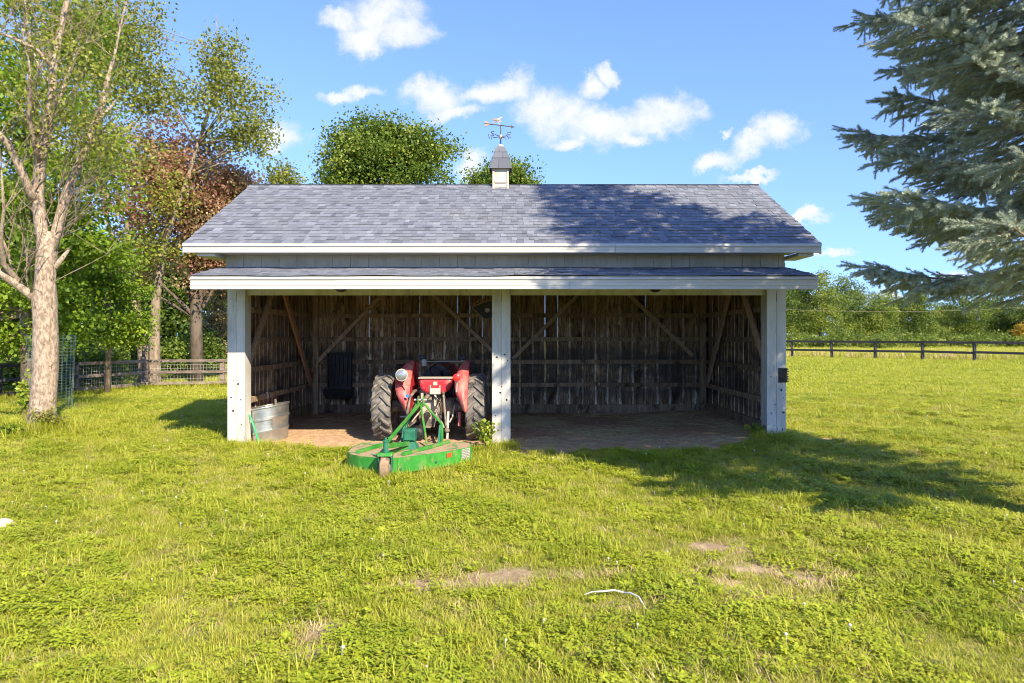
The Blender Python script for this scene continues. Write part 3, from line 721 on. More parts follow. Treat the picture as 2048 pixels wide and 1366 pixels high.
def build_vane(cx, cy, z):
    t = thing('weather_vane', (cx, cy, z), 'galloping horse weather vane with compass letters on top of the cupola', 'weather vane')
    Y = cy
    P = lambda px, py, dy=0.0: W(px, py, Y) + Vector((0, dy, 0))
    rod_x = cx; ztop = P(999, 250).z
    obj('rod', MB().tube([(rod_x, Y, z - 0.05), (rod_x, Y, ztop)], 0.011, 8), M['vane'], t, smooth=True)
    zc = P(1000, 273).z
    obj('hub', MB().lathe([(0.004, zc + 0.055), (0.02, zc + 0.03), (0.034, zc - 0.01), (0.03, zc - 0.04), (0.006, zc - 0.065)], (rod_x, Y, 0), 'z', 12), M['copper'], t, smooth=True)
    # compass arms with letters at their ends
    arms = {'W': P(986, 276, -0.02), 'E': P(1014, 270, 0.05), 'S': P(990, 265, 0.14), 'N': P(1010, 280, -0.14)}
    strokes = {'W': [[(-.5, .5), (-.28, -.5), (0, .25), (.28, -.5), (.5, .5)]], 'E': [[(.45, .5), (-.45, .5), (-.45, -.5), (.45, -.5)], [(-.45, 0), (.25, 0)]],
               'S': [[(.42, .38), (.15, .5), (-.25, .45), (-.4, .22), (-.1, .03), (.25, -.08), (.42, -.28), (.2, -.48), (-.2, -.5), (-.42, -.36)]], 'N': [[(-.4, -.5), (-.4, .5), (.4, -.5), (.4, .5)]]}
    for k, e in arms.items():
        obj('compass_arm', MB().tube([(rod_x, Y, zc - 0.005), e], 0.008, 6), M['vane'], t)
        mb = MB(); s = 0.095; dx = 0.05 * (1 if e.x > rod_x else -1)
        for st in strokes[k]:
            mb.tube([(e.x + dx + a * s * 0.8, e.y, e.z + 0.02 + b * s) for a, b in st], 0.008, 6)
        obj('letter', mb, M['vane'], t)
    a, b = P(969, 247), P(1024, 253.5)
    arrow = obj('arrow_shaft', MB().tube([a, b], 0.011, 8), M['vane'], t)
    h = P(975, 247.8)
    tail = [h + Vector(q) for q in ((0.06, 0, 0.0), (-0.005, 0, 0.045), (-0.07, 0, 0.055), (-0.04, 0, 0.0), (-0.07, 0, -0.055), (-0.005, 0, -0.045))]
    obj('arrow_tail', MB().prism([p + Vector((0, -0.008, 0)) for p in tail], (0, 0.016, 0)), M['copper'], arrow)
    obj('arrow_point', MB().prism([b + Vector(q) for q in ((-0.02, -0.008, 0.03), (0.05, -0.008, -0.006), (-0.02, -0.008, -0.035))], (0, 0.016, 0)), M['vane'], arrow)
    # horse outline as a flattened body with legs, neck, head, tail
    o = P(994, 241); k = 0.0098
    def pt(x, y): return o + Vector(((x) * k, 0, (y) * k))
    mb = MB()
    mb.tube([pt(-6.5, 0.5), pt(-4.5, 1.2), pt(0, 0.8), pt(4, 1.8), pt(6, 3.2)], [0.018, 0.030, 0.026, 0.032, 0.02], 10)
    mb.tube([pt(4.5, 2.2), pt(7, 5.2), pt(8.3, 6.6)], [0.026, 0.018, 0.014], 8)
    mb.tube([pt(7.6, 6.6), pt(9.6, 5.2), pt(10.6, 4.3)], [0.014, 0.011, 0.007], 8)
    mb.tube([pt(-6, 1), pt(-8.5, 2.4), pt(-11, 1.2)], [0.010, 0.012, 0.003], 6)
    for leg in (((-5, 0), (-7, -3), (-9.5, -4.5)), ((-4.5, 0), (-4, -3.2), (-6.5, -5.5)), ((4.5, 0.8), (6.5, -2.2), (9.2, -2.6)), ((4, 0.6), (4.2, -2.6), (6.8, -4.6))):
        mb.tube([pt(*q) for q in leg], [0.016, 0.009, 0.006], 6)
    mb.tube([pt(0, 0), W(1000, 251, Y)], 0.006, 6)
    c0 = Vector((0, Y, 0)); mb.v = [(p[0], Y + (p[1] - Y) * 0.55, p[2]) for p in mb.v]
    obj('horse', mb, M['copper'], t, smooth=True)
build_vane(*build_cupola())

# ------------------------------------------------------------------ things in and on the shed
def build_tank():
    cx, cy = -4.235, 11.86
    t = thing('stock_tank', (cx, cy, 0), 'ribbed galvanised water tank tilting behind the white end post', 'water tank')
    rx, ry, H, n = 0.335, 0.43, 0.60, 48
    def ring(k, z, th): return (cx + rx * k * math.cos(th), cy + ry * k * math.sin(th), z)
    tilt = lambda p: (p[0], p[1], p[2] + 0.17 * (p[0] - cx) - 0.01)
    prof = [(0.93, -0.05), (0.96, 0.02), (0.96, 0.15), (1.005, 0.175), (1.005, 0.20), (0.965, 0.22), (0.97, 0.36), (1.015, 0.38), (1.015, 0.41), (0.975, 0.43), (0.985, H - 0.02),
            (0.975, H - 0.02), (0.965, 0.425), (0.955, 0.36), (0.95, 0.2), (0.94, 0.02)]
    mb = MB(); V = []; Fc = []
    for k, z in prof:
        V += [tilt(ring(k, z, 2 * math.pi * i / n)) for i in range(n)]
    for j in range(len(prof) - 1):
        for i in range(n): Fc.append((j * n + i, j * n + (i + 1) % n, (j + 1) * n + (i + 1) % n, (j + 1) * n + i))
    mb.add(V, Fc); obj('wall', mb, M['zinc'], t, smooth=True)
    pts = [tilt(ring(0.99, H - 0.008, 2 * math.pi * i / 40)) for i in range(41)]
    obj('rim', MB().tube(pts, 0.016, 8, cap=False), M['zinc'], t, smooth=True)
    obj('water', MB().add([(cx + rx * 0.955 * math.cos(q), cy + ry * 0.955 * math.sin(q), H - 0.13) for q in np.linspace(0, 2 * math.pi, 41)[:-1]], [tuple(range(40))]), M['water'], t)
    obj('seam', MB().bar(tilt((cx + 0.20, cy - ry * 0.80, 0.22)), tilt((cx + 0.20, cy - ry * 0.80, 0.36)), 0.018, 0.012), M['chrome'], t)
    f = obj('float_valve', MB().tube([tilt((cx - 0.02, cy + 0.40, H + 0.06)), tilt((cx, cy + 0.36, H + 0.07)), tilt((cx + 0.02, cy + 0.32, H + 0.02)), tilt((cx + 0.02, cy + 0.31, H - 0.14))], 0.022, 8), M['iron'], t, smooth=True)
    # slender green hose end leaning on the tank
    h = obj('garden_hose', MB().tube([W(499, 829, 11.36), W(505, 845, 11.33), W(512, 866, 11.28), W(518, 884, 11.22), W(520, 889, 11.15), W(517, 893, 11.0)], [0.014, 0.017, 0.016, 0.017, 0.018, 0.017], 8), M['hose'], None, smooth=True, loc=(-4.2, 11.2, 0))
    tag(h, 'bright green hose end hanging over the front of the metal tank', 'hose')
build_tank()

def build_feeder():
    Yw = YB - 0.05
    a, b = W(656, 708, Yw), W(705, 796, Yw)
    x0, x1, zt, zb = a.x, b.x, a.z, b.z
    t = thing('hay_feeder', ((x0 + x1) / 2, Yw, zb), 'black wall-mounted feed rack with trough, by the rear corner', 'feeder')
    obj('back_panel', MB().box(x0 + 0.03, x1 - 0.03, Yw - 0.03, Yw - 0.005, zb + 0.2, zt - 0.01), M['black'], t, bevel=0.005)
    for x in (x0, x1 - 0.035):
        obj('side_rail', MB().box(x, x + 0.035, Yw - 0.10, Yw - 0.003, zb + 0.22, zt), M['black'], t, bevel=0.008)
    obj('top_rail', MB().box(x0 - 0.005, x1 + 0.005, Yw - 0.11, Yw - 0.001, zt + 0.001, zt + 0.03), M['black'], t, bevel=0.008)
    for i in range(5):
        x = x0 + 0.09 + i * (x1 - x0 - 0.18) / 4
        obj('rack_bar', MB().tube([(x, Yw - 0.05, zt - 0.03), (x, Yw - 0.16, zb + 0.3)], 0.008, 6), M['black'], t)
    o = 0.04
    mb = MB().add([(x0 - o, Yw - 0.33, zb + 0.20), (x1 + o, Yw - 0.33, zb + 0.20), (x1 + o, Yw - 0.035, zb + 0.22), (x0 - o, Yw - 0.035, zb + 0.22),
                   (x0 + 0.02, Yw - 0.26, zb), (x1 - 0.02, Yw - 0.26, zb), (x1 - 0.02, Yw - 0.04, zb), (x0 + 0.02, Yw - 0.04, zb)],
                  [(4, 5, 6, 7), (0, 1, 5, 4), (1, 2, 6, 5), (2, 3, 7, 6), (3, 0, 4, 7)])
    tr = obj('trough', mb, M['black'], t)
    m = tr.modifiers.new('thick', 'SOLIDIFY'); m.thickness = 0.012
    obj('rim', MB().tube([(x0 - o, Yw - 0.33, zb + 0.2), (x1 + o, Yw - 0.33, zb + 0.2), (x1 + o, Yw - 0.04, zb + 0.215)], 0.016, 8), M['black'], tr, smooth=True)
build_feeder()

def build_small_fittings():
    # outlet box on the side wall girt
    p = W(551.5, 790, 12.75)
    t = thing('outlet_box', (XL + 0.07, 12.75, p.z), 'small pale electrical box on the wall above the tank', 'outlet box')
    x = XL + 0.089
    obj('box', MB().box(x, x + 0.045, 12.69, 12.80, p.z - 0.065, p.z + 0.06), M['pale'], t, bevel=0.008)
    obj('cover', MB().box(x + 0.046, x + 0.055, 12.70, 12.79, p.z - 0.05, p.z + 0.045), M['zinc'], t, bevel=0.004)
    # dark rounded panel hung beside the centre post
    Yh = 14.4; c = W(970, 617, Yh)
    t = thing('hanging_panel', c, 'dark tilted panel with a pale round button, hanging beside the centre post', 'panel')
    pts = [W(945, 616, Yh), W(947, 612, Yh), W(981, 600, Yh), W(985, 603, Yh), W(998, 628, Yh), W(994, 633, Yh), W(974, 639, Yh), W(967, 637, Yh)]
    obj('panel', MB().prism(pts, (0, 0.03, 0)), M['black'], t, bevel=0.004)
    obj('rim', MB().tube([q - Vector((0, 0.003, 0)) for q in pts + pts[:1]], 0.011, 6, cap=False), M['brace'], t)
    q = W(974.5, 620.5, Yh)
    obj('button', MB().lathe([(0.045, -0.03), (0.05, -0.018), (0.05, -0.001)], q, 'y', 16), M['pale'], t, smooth=True)
    obj('hanger', MB().tube([W(949, 608, Yh + 0.05), W(957, 601, Yh + 0.08), W(968, 599, Yh + 0.08), W(975, 560, Yh + 0.05)], 0.012, 6), M['brace'], t)
    # lamps under the canopy
    for px, lab in ((682, 'small black dome lamp under the canopy over the tractor bay'), (1311, 'small black dome lamp under the canopy over the empty bay')):
        c = W(px, 577, 10.62)
        t = thing('dome_lamp', c, lab, 'lamp', 'dome lamps under the canopy')
        obj('dome', MB().lathe([(0.012, -0.055), (0.06, -0.045), (0.095, -0.015), (0.10, 0.015), (0.06, 0.05), (0.05, 0.17)], c, 'z', 18), M['black'], t, smooth=True)
        obj('lens', MB().lathe([(0.035, -0.058), (0.05, -0.053)], c, 'z', 16), M['chrome'], t)
    # scratching mat on the end post
    a, b = W(1557, 736, YF - 0.01), W(1574, 765, YF - 0.01)
    t = thing('scratching_mat', ((a.x + b.x) / 2, YF, b.z), 'black bristled scratching mat wrapped on the shaded post edge', 'brush')
    obj('backing', MB().box(a.x, XR + 0.008, YF - 0.012, YF - 0.0025, b.z, a.z), M['black'], t)
    obj('backing', MB().box(XR + 0.0085, XR + 0.018, YF - 0.012, YF + 0.10, b.z, a.z), M['black'], t)
    mb = MB(); mb2 = MB()
    for i in range(6):
        z = b.z + 0.02 + i * (a.z - b.z - 0.04) / 5
        for j in range(6):
            x = a.x + 0.012 + j * (XR - a.x) / 5.6
            mb.lathe([(0.009, -0.04), (0.011, -0.011)], (x, YF, z), 'y', 6)
        for j in range(4): mb2.lathe([(0.011, 0.018), (0.008, 0.05)], (XR, YF + 0.01 + j * 0.026, z), 'x', 6)
    mb.add(mb2.v, mb2.f); obj('bristle', mb, M['black'], t)
build_small_fittings()

# ------------------------------------------------------------------ tractor
def build_tractor():
    TX, AY, AZ, R = -1.46, 12.36, 0.575, 0.575
    t = thing('tractor', (TX, AY, 0), 'old red farm tractor parked nose-in with large dusty rear tyres', 'tractor')
    tw = 0.315
    def wheel(xc, cy, cz, R, w, lugs, lab=None):
        w2 = w / 2; rr = R - 0.035 if lugs else R
        rim_r = R * 0.56
        prof = [(rim_r, -w2 * 0.62), (rim_r + 0.03, -w2 * 0.85), (R * 0.80, -w2 * 1.0), (rr * 0.945, -w2 * 0.97), (rr * 0.985, -w2 * 0.80), (rr, -w2 * 0.35), (rr, w2 * 0.35), (rr * 0.985, w2 * 0.80),
                (rr * 0.945, w2 * 0.97), (R * 0.80, w2 * 1.0), (rim_r + 0.03, w2 * 0.85), (rim_r, w2 * 0.62)]
        wh = obj('wheel', MB().lathe([(rim_r + 0.005, -w2 * 0.66), (rim_r - 0.03, -w2 * 0.5), (rim_r - 0.06, -0.02), (0.09, 0.0), (0.09, 0.05), (rim_r - 0.06, 0.03), (rim_r - 0.03, w2 * 0.5), (rim_r + 0.005, w2 * 0.66)], (xc, cy, cz), 'x', 32), M['iron'], t, smooth=True)
        if lab: wh['label'] = lab
        obj('tyre', MB().lathe(prof, (xc, cy, cz), 'x', 48, close=True), M['rubber'], wh, smooth=True)
        obj('hub', MB().lathe([(0.04, -0.09), (0.07, -0.06), (0.075, 0.07), (0.04, 0.10)], (xc, cy, cz), 'x', 16), M['iron'], wh, smooth=True)
        if lugs:
            mb = MB(); n = 19
            def pt(x, th, r): return (xc + x, cy - r * math.cos(th), cz + r * math.sin(th))
            for k in range(n):
                for s in (-1, 1):
                    th0 = 2 * math.pi * (k + (0.5 if s > 0 else 0)) / n
                    secs = [(s * -0.012, th0 + 0.27, 0.030), (s * w2 * 0.35, th0 + 0.17, 0.038), (s * w2 * 0.80, th0 + 0.05, 0.048), (s * w2 * 1.02, th0, 0.052)]
                    V = []
                    for x, th, hw in secs:
                        ro = R if abs(x) < w2 * 0.9 else R - 0.035; ri = rr - 0.03 if abs(x) < w2 * 0.9 else rr - 0.09
                        a = hw / R
                        V += [pt(x, th - a * 0.62, ri), pt(x, th - a * 0.5, ro), pt(x, th + a * 0.5, ro), pt(x, th + a * 0.62, ri)]
                    Fc = [(0, 1, 2, 3), (15, 14, 13, 12)]
                    for i in range(3):
                        for j in range(4): Fc.append((4 * i + j, 4 * i + (j + 1) % 4, 4 * i + 4 + (j + 1) % 4, 4 * i + 4 + j))
                    mb.add(V, Fc)
            obj('tread', mb, M['rubber'], wh)
        return wh
    xl, xr = W(769.5, 0, 12.05).x, W(946.5, 0, 12.05).x
    wheel(xl, AY, AZ, R, tw, True, 'rear wheel on the metal tank side'); wheel(xr, AY, AZ, R, tw, True, 'rear wheel beside the centre post')
    wheel(TX - 0.55, AY + 1.95, 0.33, 0.33, 0.16, False); wheel(TX + 0.55, AY + 1.95, 0.33, 0.33, 0.16, False)
    # drive train
    obj('axle_housing', MB().lathe([(0.11, xl + 0.12), (0.085, xl + 0.26), (0.11, -0.30 + TX), (0.13, -0.18 + TX), (0.13, 0.18 + TX), (0.11, 0.30 + TX), (0.085, xr - 0.26), (0.11, xr - 0.12)], (0, AY, AZ + 0.02), 'x', 20), M['iron'], t, smooth=True)
    obj('transmission', MB().box(TX - 0.19, TX + 0.19, AY - 0.28, AY + 0.75, AZ - 0.22, AZ + 0.24), M['iron'], t, bevel=0.04)
    obj('lift_cover', MB().box(TX - 0.165, TX + 0.165, AY - 0.33, AY + 0.1, AZ + 0.2405, AZ + 0.33), M['iron'], t, bevel=0.03)
    obj('rear_plate', MB().prism([(TX - 0.15, AY - 0.281, AZ + 0.18), (TX + 0.15, AY - 0.281, AZ + 0.18), (TX + 0.13, AY - 0.281, AZ - 0.12), (TX + 0.06, AY - 0.281, AZ - 0.19), (TX - 0.06, AY - 0.281, AZ - 0.19), (TX - 0.13, AY - 0.281, AZ - 0.12)], (0, -0.03, 0)), M['dust'], t, bevel=0.008)
    obj('power_shaft', MB().lathe([(0.05, -0.50), (0.06, -0.47), (0.06, -0.31), (0.075, -0.30)], (TX, AY, AZ - 0.06), 'y', 14), M['iron'], t, smooth=True)
    # hitch arms
    for s in (-1, 1):
        obj('lift_arm', MB().tube([(TX + s * 0.19, AY - 0.1, AZ + 0.30), (TX + s * 0.24, AY - 0.35, AZ + 0.30), (TX + s * 0.27, AY - 0.62, AZ + 0.23)], [0.03, 0.026, 0.022], 8), M['iron'], t, smooth=True)
        obj('lift_rod', MB().tube([(TX + s * 0.27, AY - 0.62, AZ + 0.25), (TX + s * 0.30, AY - 0.72, AZ + 0.02), (TX + s * 0.33, AY - 0.80, AZ - 0.22)], [0.016, 0.022, 0.016], 8), M['iron'], t, smooth=True)
        obj('draft_arm', MB().bar((TX + s * 0.23, AY - 0.05, AZ - 0.20), (TX + s * 0.36, AY - 0.98, AZ - 0.27), 0.03, 0.065), M['iron'], t, bevel=0.006)
        obj('arm_ball', MB().ball((TX + s * 0.365, AY - 1.0, AZ - 0.27), 0.045, 8), M['iron'], t, smooth=True)
        obj('brake_casting', MB().lathe([(0.13, -0.06), (0.15, -0.03), (0.15, 0.03), (0.13, 0.06)], (TX + s * 0.33, AY + 0.02, AZ + 0.02), 'x', 18), M['iron'], t, smooth=True)
    obj('top_link', MB().tube([(TX, AY - 0.3, AZ + 0.22), (TX + 0.0, AY - 0.6, AZ + 0.23), (TX + 0.02, AY - 1.2, AZ + 0.21)], [0.025, 0.03, 0.02], 8), M['iron'], t, smooth=True)
    obj('rocker', MB().box(TX - 0.05, TX + 0.05, AY - 0.38, AY - 0.3, AZ + 0.15, AZ + 0.29), M['iron'], t, bevel=0.01)
    obj('drawbar', MB().box(TX - 0.05, TX + 0.05, AY - 0.55, AY + 0.3, AZ - 0.295, AZ - 0.26), M['iron'], t, bevel=0.006)
    obj('check_chain', MB().tube([(TX + 0.42, AY - 0.22, AZ + 0.05), (TX + 0.40, AY - 0.4, AZ - 0.12), (TX + 0.36, AY - 0.55, AZ - 0.2)], 0.012, 6), M['pale'], t)
    stab = W(891, 850, 11.35)
    obj('stabiliser', MB().bar(W(895, 816, 11.7), W(893, 868, 11.55), 0.035, 0.03), M['pale'], t, bevel=0.005)
    # fenders: a lip that curls round the tyre with an inner plate, higher in front
    def fender(x0, x1, lab):
        n = 12; V = []; Fc = []
        for i in range(n + 1):
            th = math.radians(-2 + 112 * i / n); r = 0.615 + 0.19 * sstep(45, 110, math.degrees(th)); wk = float(np.interp(math.degrees(th), (-2, 12, 30, 55, 75, 95, 110), (0.22, 0.55, 0.92, 1.0, 0.75, 0.42, 0.34)))
            xi, xo = (x1, x1 + (x0 - x1) * wk)
            cyy = AY - r * math.cos(th); czz = AZ + r * math.sin(th)
            V += [(xi, cyy, czz), ((xi * 0.5 + xo * 0.5), cyy - 0.03 * math.cos(th), czz + 0.03 * math.sin(th)), (xo, cyy, czz)]
        for i in range(n):
            for j in range(2): Fc.append((3 * i + j, 3 * i + j + 1, 3 * i + 4 + j, 3 * i + 3 + j))
        f = obj('fender', MB().add(V, Fc), M['red_faded'], t, smooth=True)
        m = f.modifiers.new('thick', 'SOLIDIFY'); m.thickness = 0.012
        if lab: f['label'] = lab
        poly = [(x1, V[3 * i][1], V[3 * i][2]) for i in range(n + 1)] + [(x1, AY + 0.42, AZ + 0.5), (x1, AY + 0.42, AZ + 0.1), (x1, AY, AZ + 0.05)]
        obj('inner_plate', MB().prism(poly, (0.010 if x1 < x0 else -0.010, 0, 0)), M['red'], f)
        return f
    fl = fender(-2.02, -1.755, 'faded red fender carrying the round work lamp')
    fr = fender(-1.03, -0.80, 'faded red fender carrying the red tail lamp')
    obj('sticker', MB().lathe([(0.03, -0.004), (0.03, 0.0)], W(817, 786, 11.70) + Vector((0, -0.012, 0)), 'y', 14), M['blue'], fl)
    obj('fender_bar', MB().bar(W(826, 722, 12.75), W(831, 786, 12.75), 0.09, 0.05, up=(0, 1, 0)) if False else MB().box(W(826, 0, 12.7).x, W(837, 0, 12.7).x, 12.66, 12.74, AZ + 0.2, W(0, 721, 12.7).z), M['red'], fl, bevel=0.02)
    obj('fender_bar', MB().box(W(929, 0, 12.7).x, W(937, 0, 12.7).x, 12.66, 12.74, AZ + 0.2, W(0, 720, 12.7).z), M['red_faded'], fr, bevel=0.02)
    # lamps
    c = W(806, 746.5, 11.72)
    lamp = obj('work_lamp', MB().lathe([(0.02, 0.10), (0.06, 0.08), (0.098, 0.02), (0.104, 0.0), (0.098, -0.012)], c, 'y', 24), M['pale'], t, smooth=True)
    lamp['label'] = 'round silver work lamp'
    obj('lens', MB().lathe([(0.088, -0.014), (0.07, -0.026), (0.03, -0.034), (0.004, -0.036)], c, 'y', 24), M['chrome'], lamp, smooth=True)
    obj('bracket', MB().bar(c + Vector((0.02, 0.05, -0.09)), c + Vector((0.06, 0.06, -0.22)), 0.02, 0.02), M['iron'], lamp)
    c = W(911, 751, 11.74)
    lamp = obj('tail_lamp', MB().lathe([(0.02, 0.08), (0.045, 0.06), (0.062, 0.01), (0.064, -0.01), (0.055, -0.014)], c, 'y', 20), M['red'], t, smooth=True)
    obj('lens', MB().lathe([(0.05, -0.015), (0.03, -0.026), (0.004, -0.03)], c, 'y', 20), M['redlens'], lamp, smooth=True)
    obj('bracket', MB().bar(c + Vector((0, 0.04, -0.05)), c + Vector((-0.01, 0.05, -0.24)), 0.018, 0.018), M['pale'], lamp)
    # tool box / seat back
    a, b = W(838, 753.5, 11.95), W(902, 783, 11.95)
    x0, x1, zt, zb = a.x, b.x, a.z, b.z
    sec = [(x0, zt), (x1, zt), (x1 - 0.012, zt - 0.12), (x1 - 0.05, zb + 0.06), (x1 - 0.15, zb), (x0 + 0.15, zb), (x0 + 0.05, zb + 0.06), (x0 + 0.012, zt - 0.12)]
    bx = obj('seat_pan', MB().prism([(x, 11.95, z) for x, z in sec], (0, 0.30, 0)), M['red'], t, bevel=0.045)
    obj('lip', MB().box(x0 - 0.008, x1 + 0.008, 11.935, 12.26, zt + 0.001, zt + 0.018), M['pale'], bx, bevel=0.005)
    xm = (x0 + x1) / 2
    obj('badge', MB().box(xm - 0.035, xm + 0.035, 11.94, 11.9485, zt - 0.11, zt - 0.05), M['pale'], bx)
    obj('bracket', MB().box(xm - 0.09, xm + 0.09, 11.925, 11.9475, zb + 0.0, zb + 0.10), M['pale'], bx, bevel=0.004)
    for s in (-1, 1): obj('bracket_ear', MB().box(xm + s * 0.08 - 0.008, xm + s * 0.08 + 0.008, 11.93, 11.9478, zb + 0.101, zb + 0.15), M['pale'], bx)
    # hood, dash, steering wheel
    hx = W(877, 0, 13.2).x
    prof = [(hx + 0.30 * math.cos(q), 0.92 + 0.36 * math.sin(q)) for q in np.linspace(0, math.pi, 13)] + [(hx - 0.27, 0.62), (hx + 0.27, 0.62)]
    obj('hood', MB().prism([(x, 12.98, z) for x, z in prof], (0, 1.45, 0)), M['red'], t, smooth=True)
    obj('dash', MB().prism([(x * 0.98 + hx * 0.02, 12.93, 0.02 + z * 0.985) for x, z in prof], (0, 0.048, 0)), M['black'], t)
    obj('grille', MB().box(hx - 0.25, hx + 0.25, 14.43, 14.50, 0.60, 1.20), M['red_faded'], t, bevel=0.03)
    obj('engine', MB().box(TX - 0.2, TX + 0.2, 13.02, 14.35, 0.38, 0.72), M['iron'], t, bevel=0.03)
    obj('front_axle', MB().tube([(TX - 0.5, AY + 1.95, 0.36), (TX, AY + 1.95, 0.46), (TX + 0.5, AY + 1.95, 0.36)], 0.045, 8), M['iron'], t)
    sc = W(882, 737, 12.72); ax = Vector((0, -0.62, 0.78)).normalized(); u = Vector((1, 0, 0)); v = ax.cross(u)
    ringp = [sc + (u * math.cos(q) + v * math.sin(q)) * 0.20 for q in np.linspace(0, 2 * math.pi, 29)]
    st = obj('steering_wheel', MB().tube(ringp, 0.013, 8, cap=False), M['black'], t, smooth=True)
    for q in (0.5, 2.6, 4.7): obj('spoke', MB().tube([sc - ax * 0.03, sc + (u * math.cos(q) + v * math.sin(q)) * 0.195], 0.009, 6), M['black'], st)
    obj('column', MB().tube([sc - ax * 0.03, sc - ax * 0.34], [0.03, 0.022], 8), M['black'], st)
    # bar with two lamps in front, canister, exhaust
    yb_ = 13.6
    obj('light_bar', MB().tube([W(842, 721, yb_), W(930, 721, yb_)], 0.012, 6), M['pale'], t)
    for px in (846, 922):
        c = W(px, 713, yb_)
        h = obj('head_lamp', MB().box(c.x - 0.06, c.x + 0.06, yb_ - 0.05, yb_ + 0.06, c.z - 0.045, c.z + 0.05), M['black'], t, bevel=0.015)
        obj('stem', MB().tube([c - Vector((0, 0, 0.045)), W(px, 722, yb_)], 0.014, 6), M['pale'], h)
    c = W(849, 723, 13.3)
    obj('filter_can', MB().lathe([(0.045, -0.065), (0.048, -0.06), (0.048, 0.05), (0.03, 0.065)], c, 'z', 16), M['pale'], t, smooth=True)
    for dx in (0, 0.04):
        obj('hydraulic_pipe', MB().tube([W(939, 719, 12.9) + Vector((dx, 0, 0)), W(941, 735, 12.9) + Vector((dx, 0, 0)), W(948, 748, 12.8) + Vector((dx, 0, 0)), W(949, 775, 12.75) + Vector((dx, 0, 0))], 0.016, 8), M['black'], t, smooth=True)
    obj('red_box', MB().box(-0.98, -0.93, 12.05, 12.18, 0.28, 0.52), M['red_faded'], t, bevel=0.008)
    for s in (-1, 1):
        obj('link_bracket', MB().box(TX + s * 0.11 - 0.02, TX + s * 0.11 + 0.02, AY - 0.42, AY - 0.335, AZ + 0.05, AZ + 0.27), M['dust'], t, bevel=0.008)
        obj('linkage_rod', MB().tube([(TX + s * 0.13, AY - 0.36, AZ - 0.02), (TX + s * 0.22, AY - 0.6, AZ - 0.14), (TX + s * 0.30, AY - 0.85, AZ - 0.24)], 0.014, 6), M['dust'], t)
        obj('foot_plate', MB().box(TX + s * 0.34 - 0.09, TX + s * 0.34 + 0.09, AY + 0.12, AY + 0.55, AZ - 0.06, AZ - 0.035), M['iron'], t, bevel=0.004)
    obj('control_quadrant', MB().prism([(TX + 0.24, AY - 0.05, AZ + 0.30), (TX + 0.24, AY + 0.18, AZ + 0.30), (TX + 0.24, AY + 0.12, AZ + 0.50), (TX + 0.24, AY - 0.02, AZ + 0.46)], (0.015, 0, 0)), M['iron'], t)
    obj('control_lever', MB().tube([(TX + 0.25, AY + 0.06, AZ + 0.34), (TX + 0.28, AY - 0.02, AZ + 0.58)], [0.009, 0.014], 6), M['black'], t)
    obj('lower_bracket', MB().prism([(TX - 0.12, AY - 0.285, AZ - 0.17), (TX + 0.12, AY - 0.285, AZ - 0.17), (TX + 0.09, AY - 0.285, AZ - 0.31), (TX - 0.09, AY - 0.285, AZ - 0.31)], (0, -0.05, 0)), M['iron'], t, bevel=0.01)
    for pts in ([(868, 787), (882, 800), (890, 808), (897, 800)], [(888, 786), (896, 812), (904, 832), (911, 826), (913, 806)], [(822, 822), (812, 826), (803, 826)]):
        obj('hydraulic_line', MB().tube([W(px, py, 11.92) for px, py in pts], 0.010, 6), M['black'] if pts[0][0] != 822 else M['pale'], t, smooth=True)
build_tractor()
bpy.data.objects['tractor'].location += Vector((0.066, -0.55, 0))

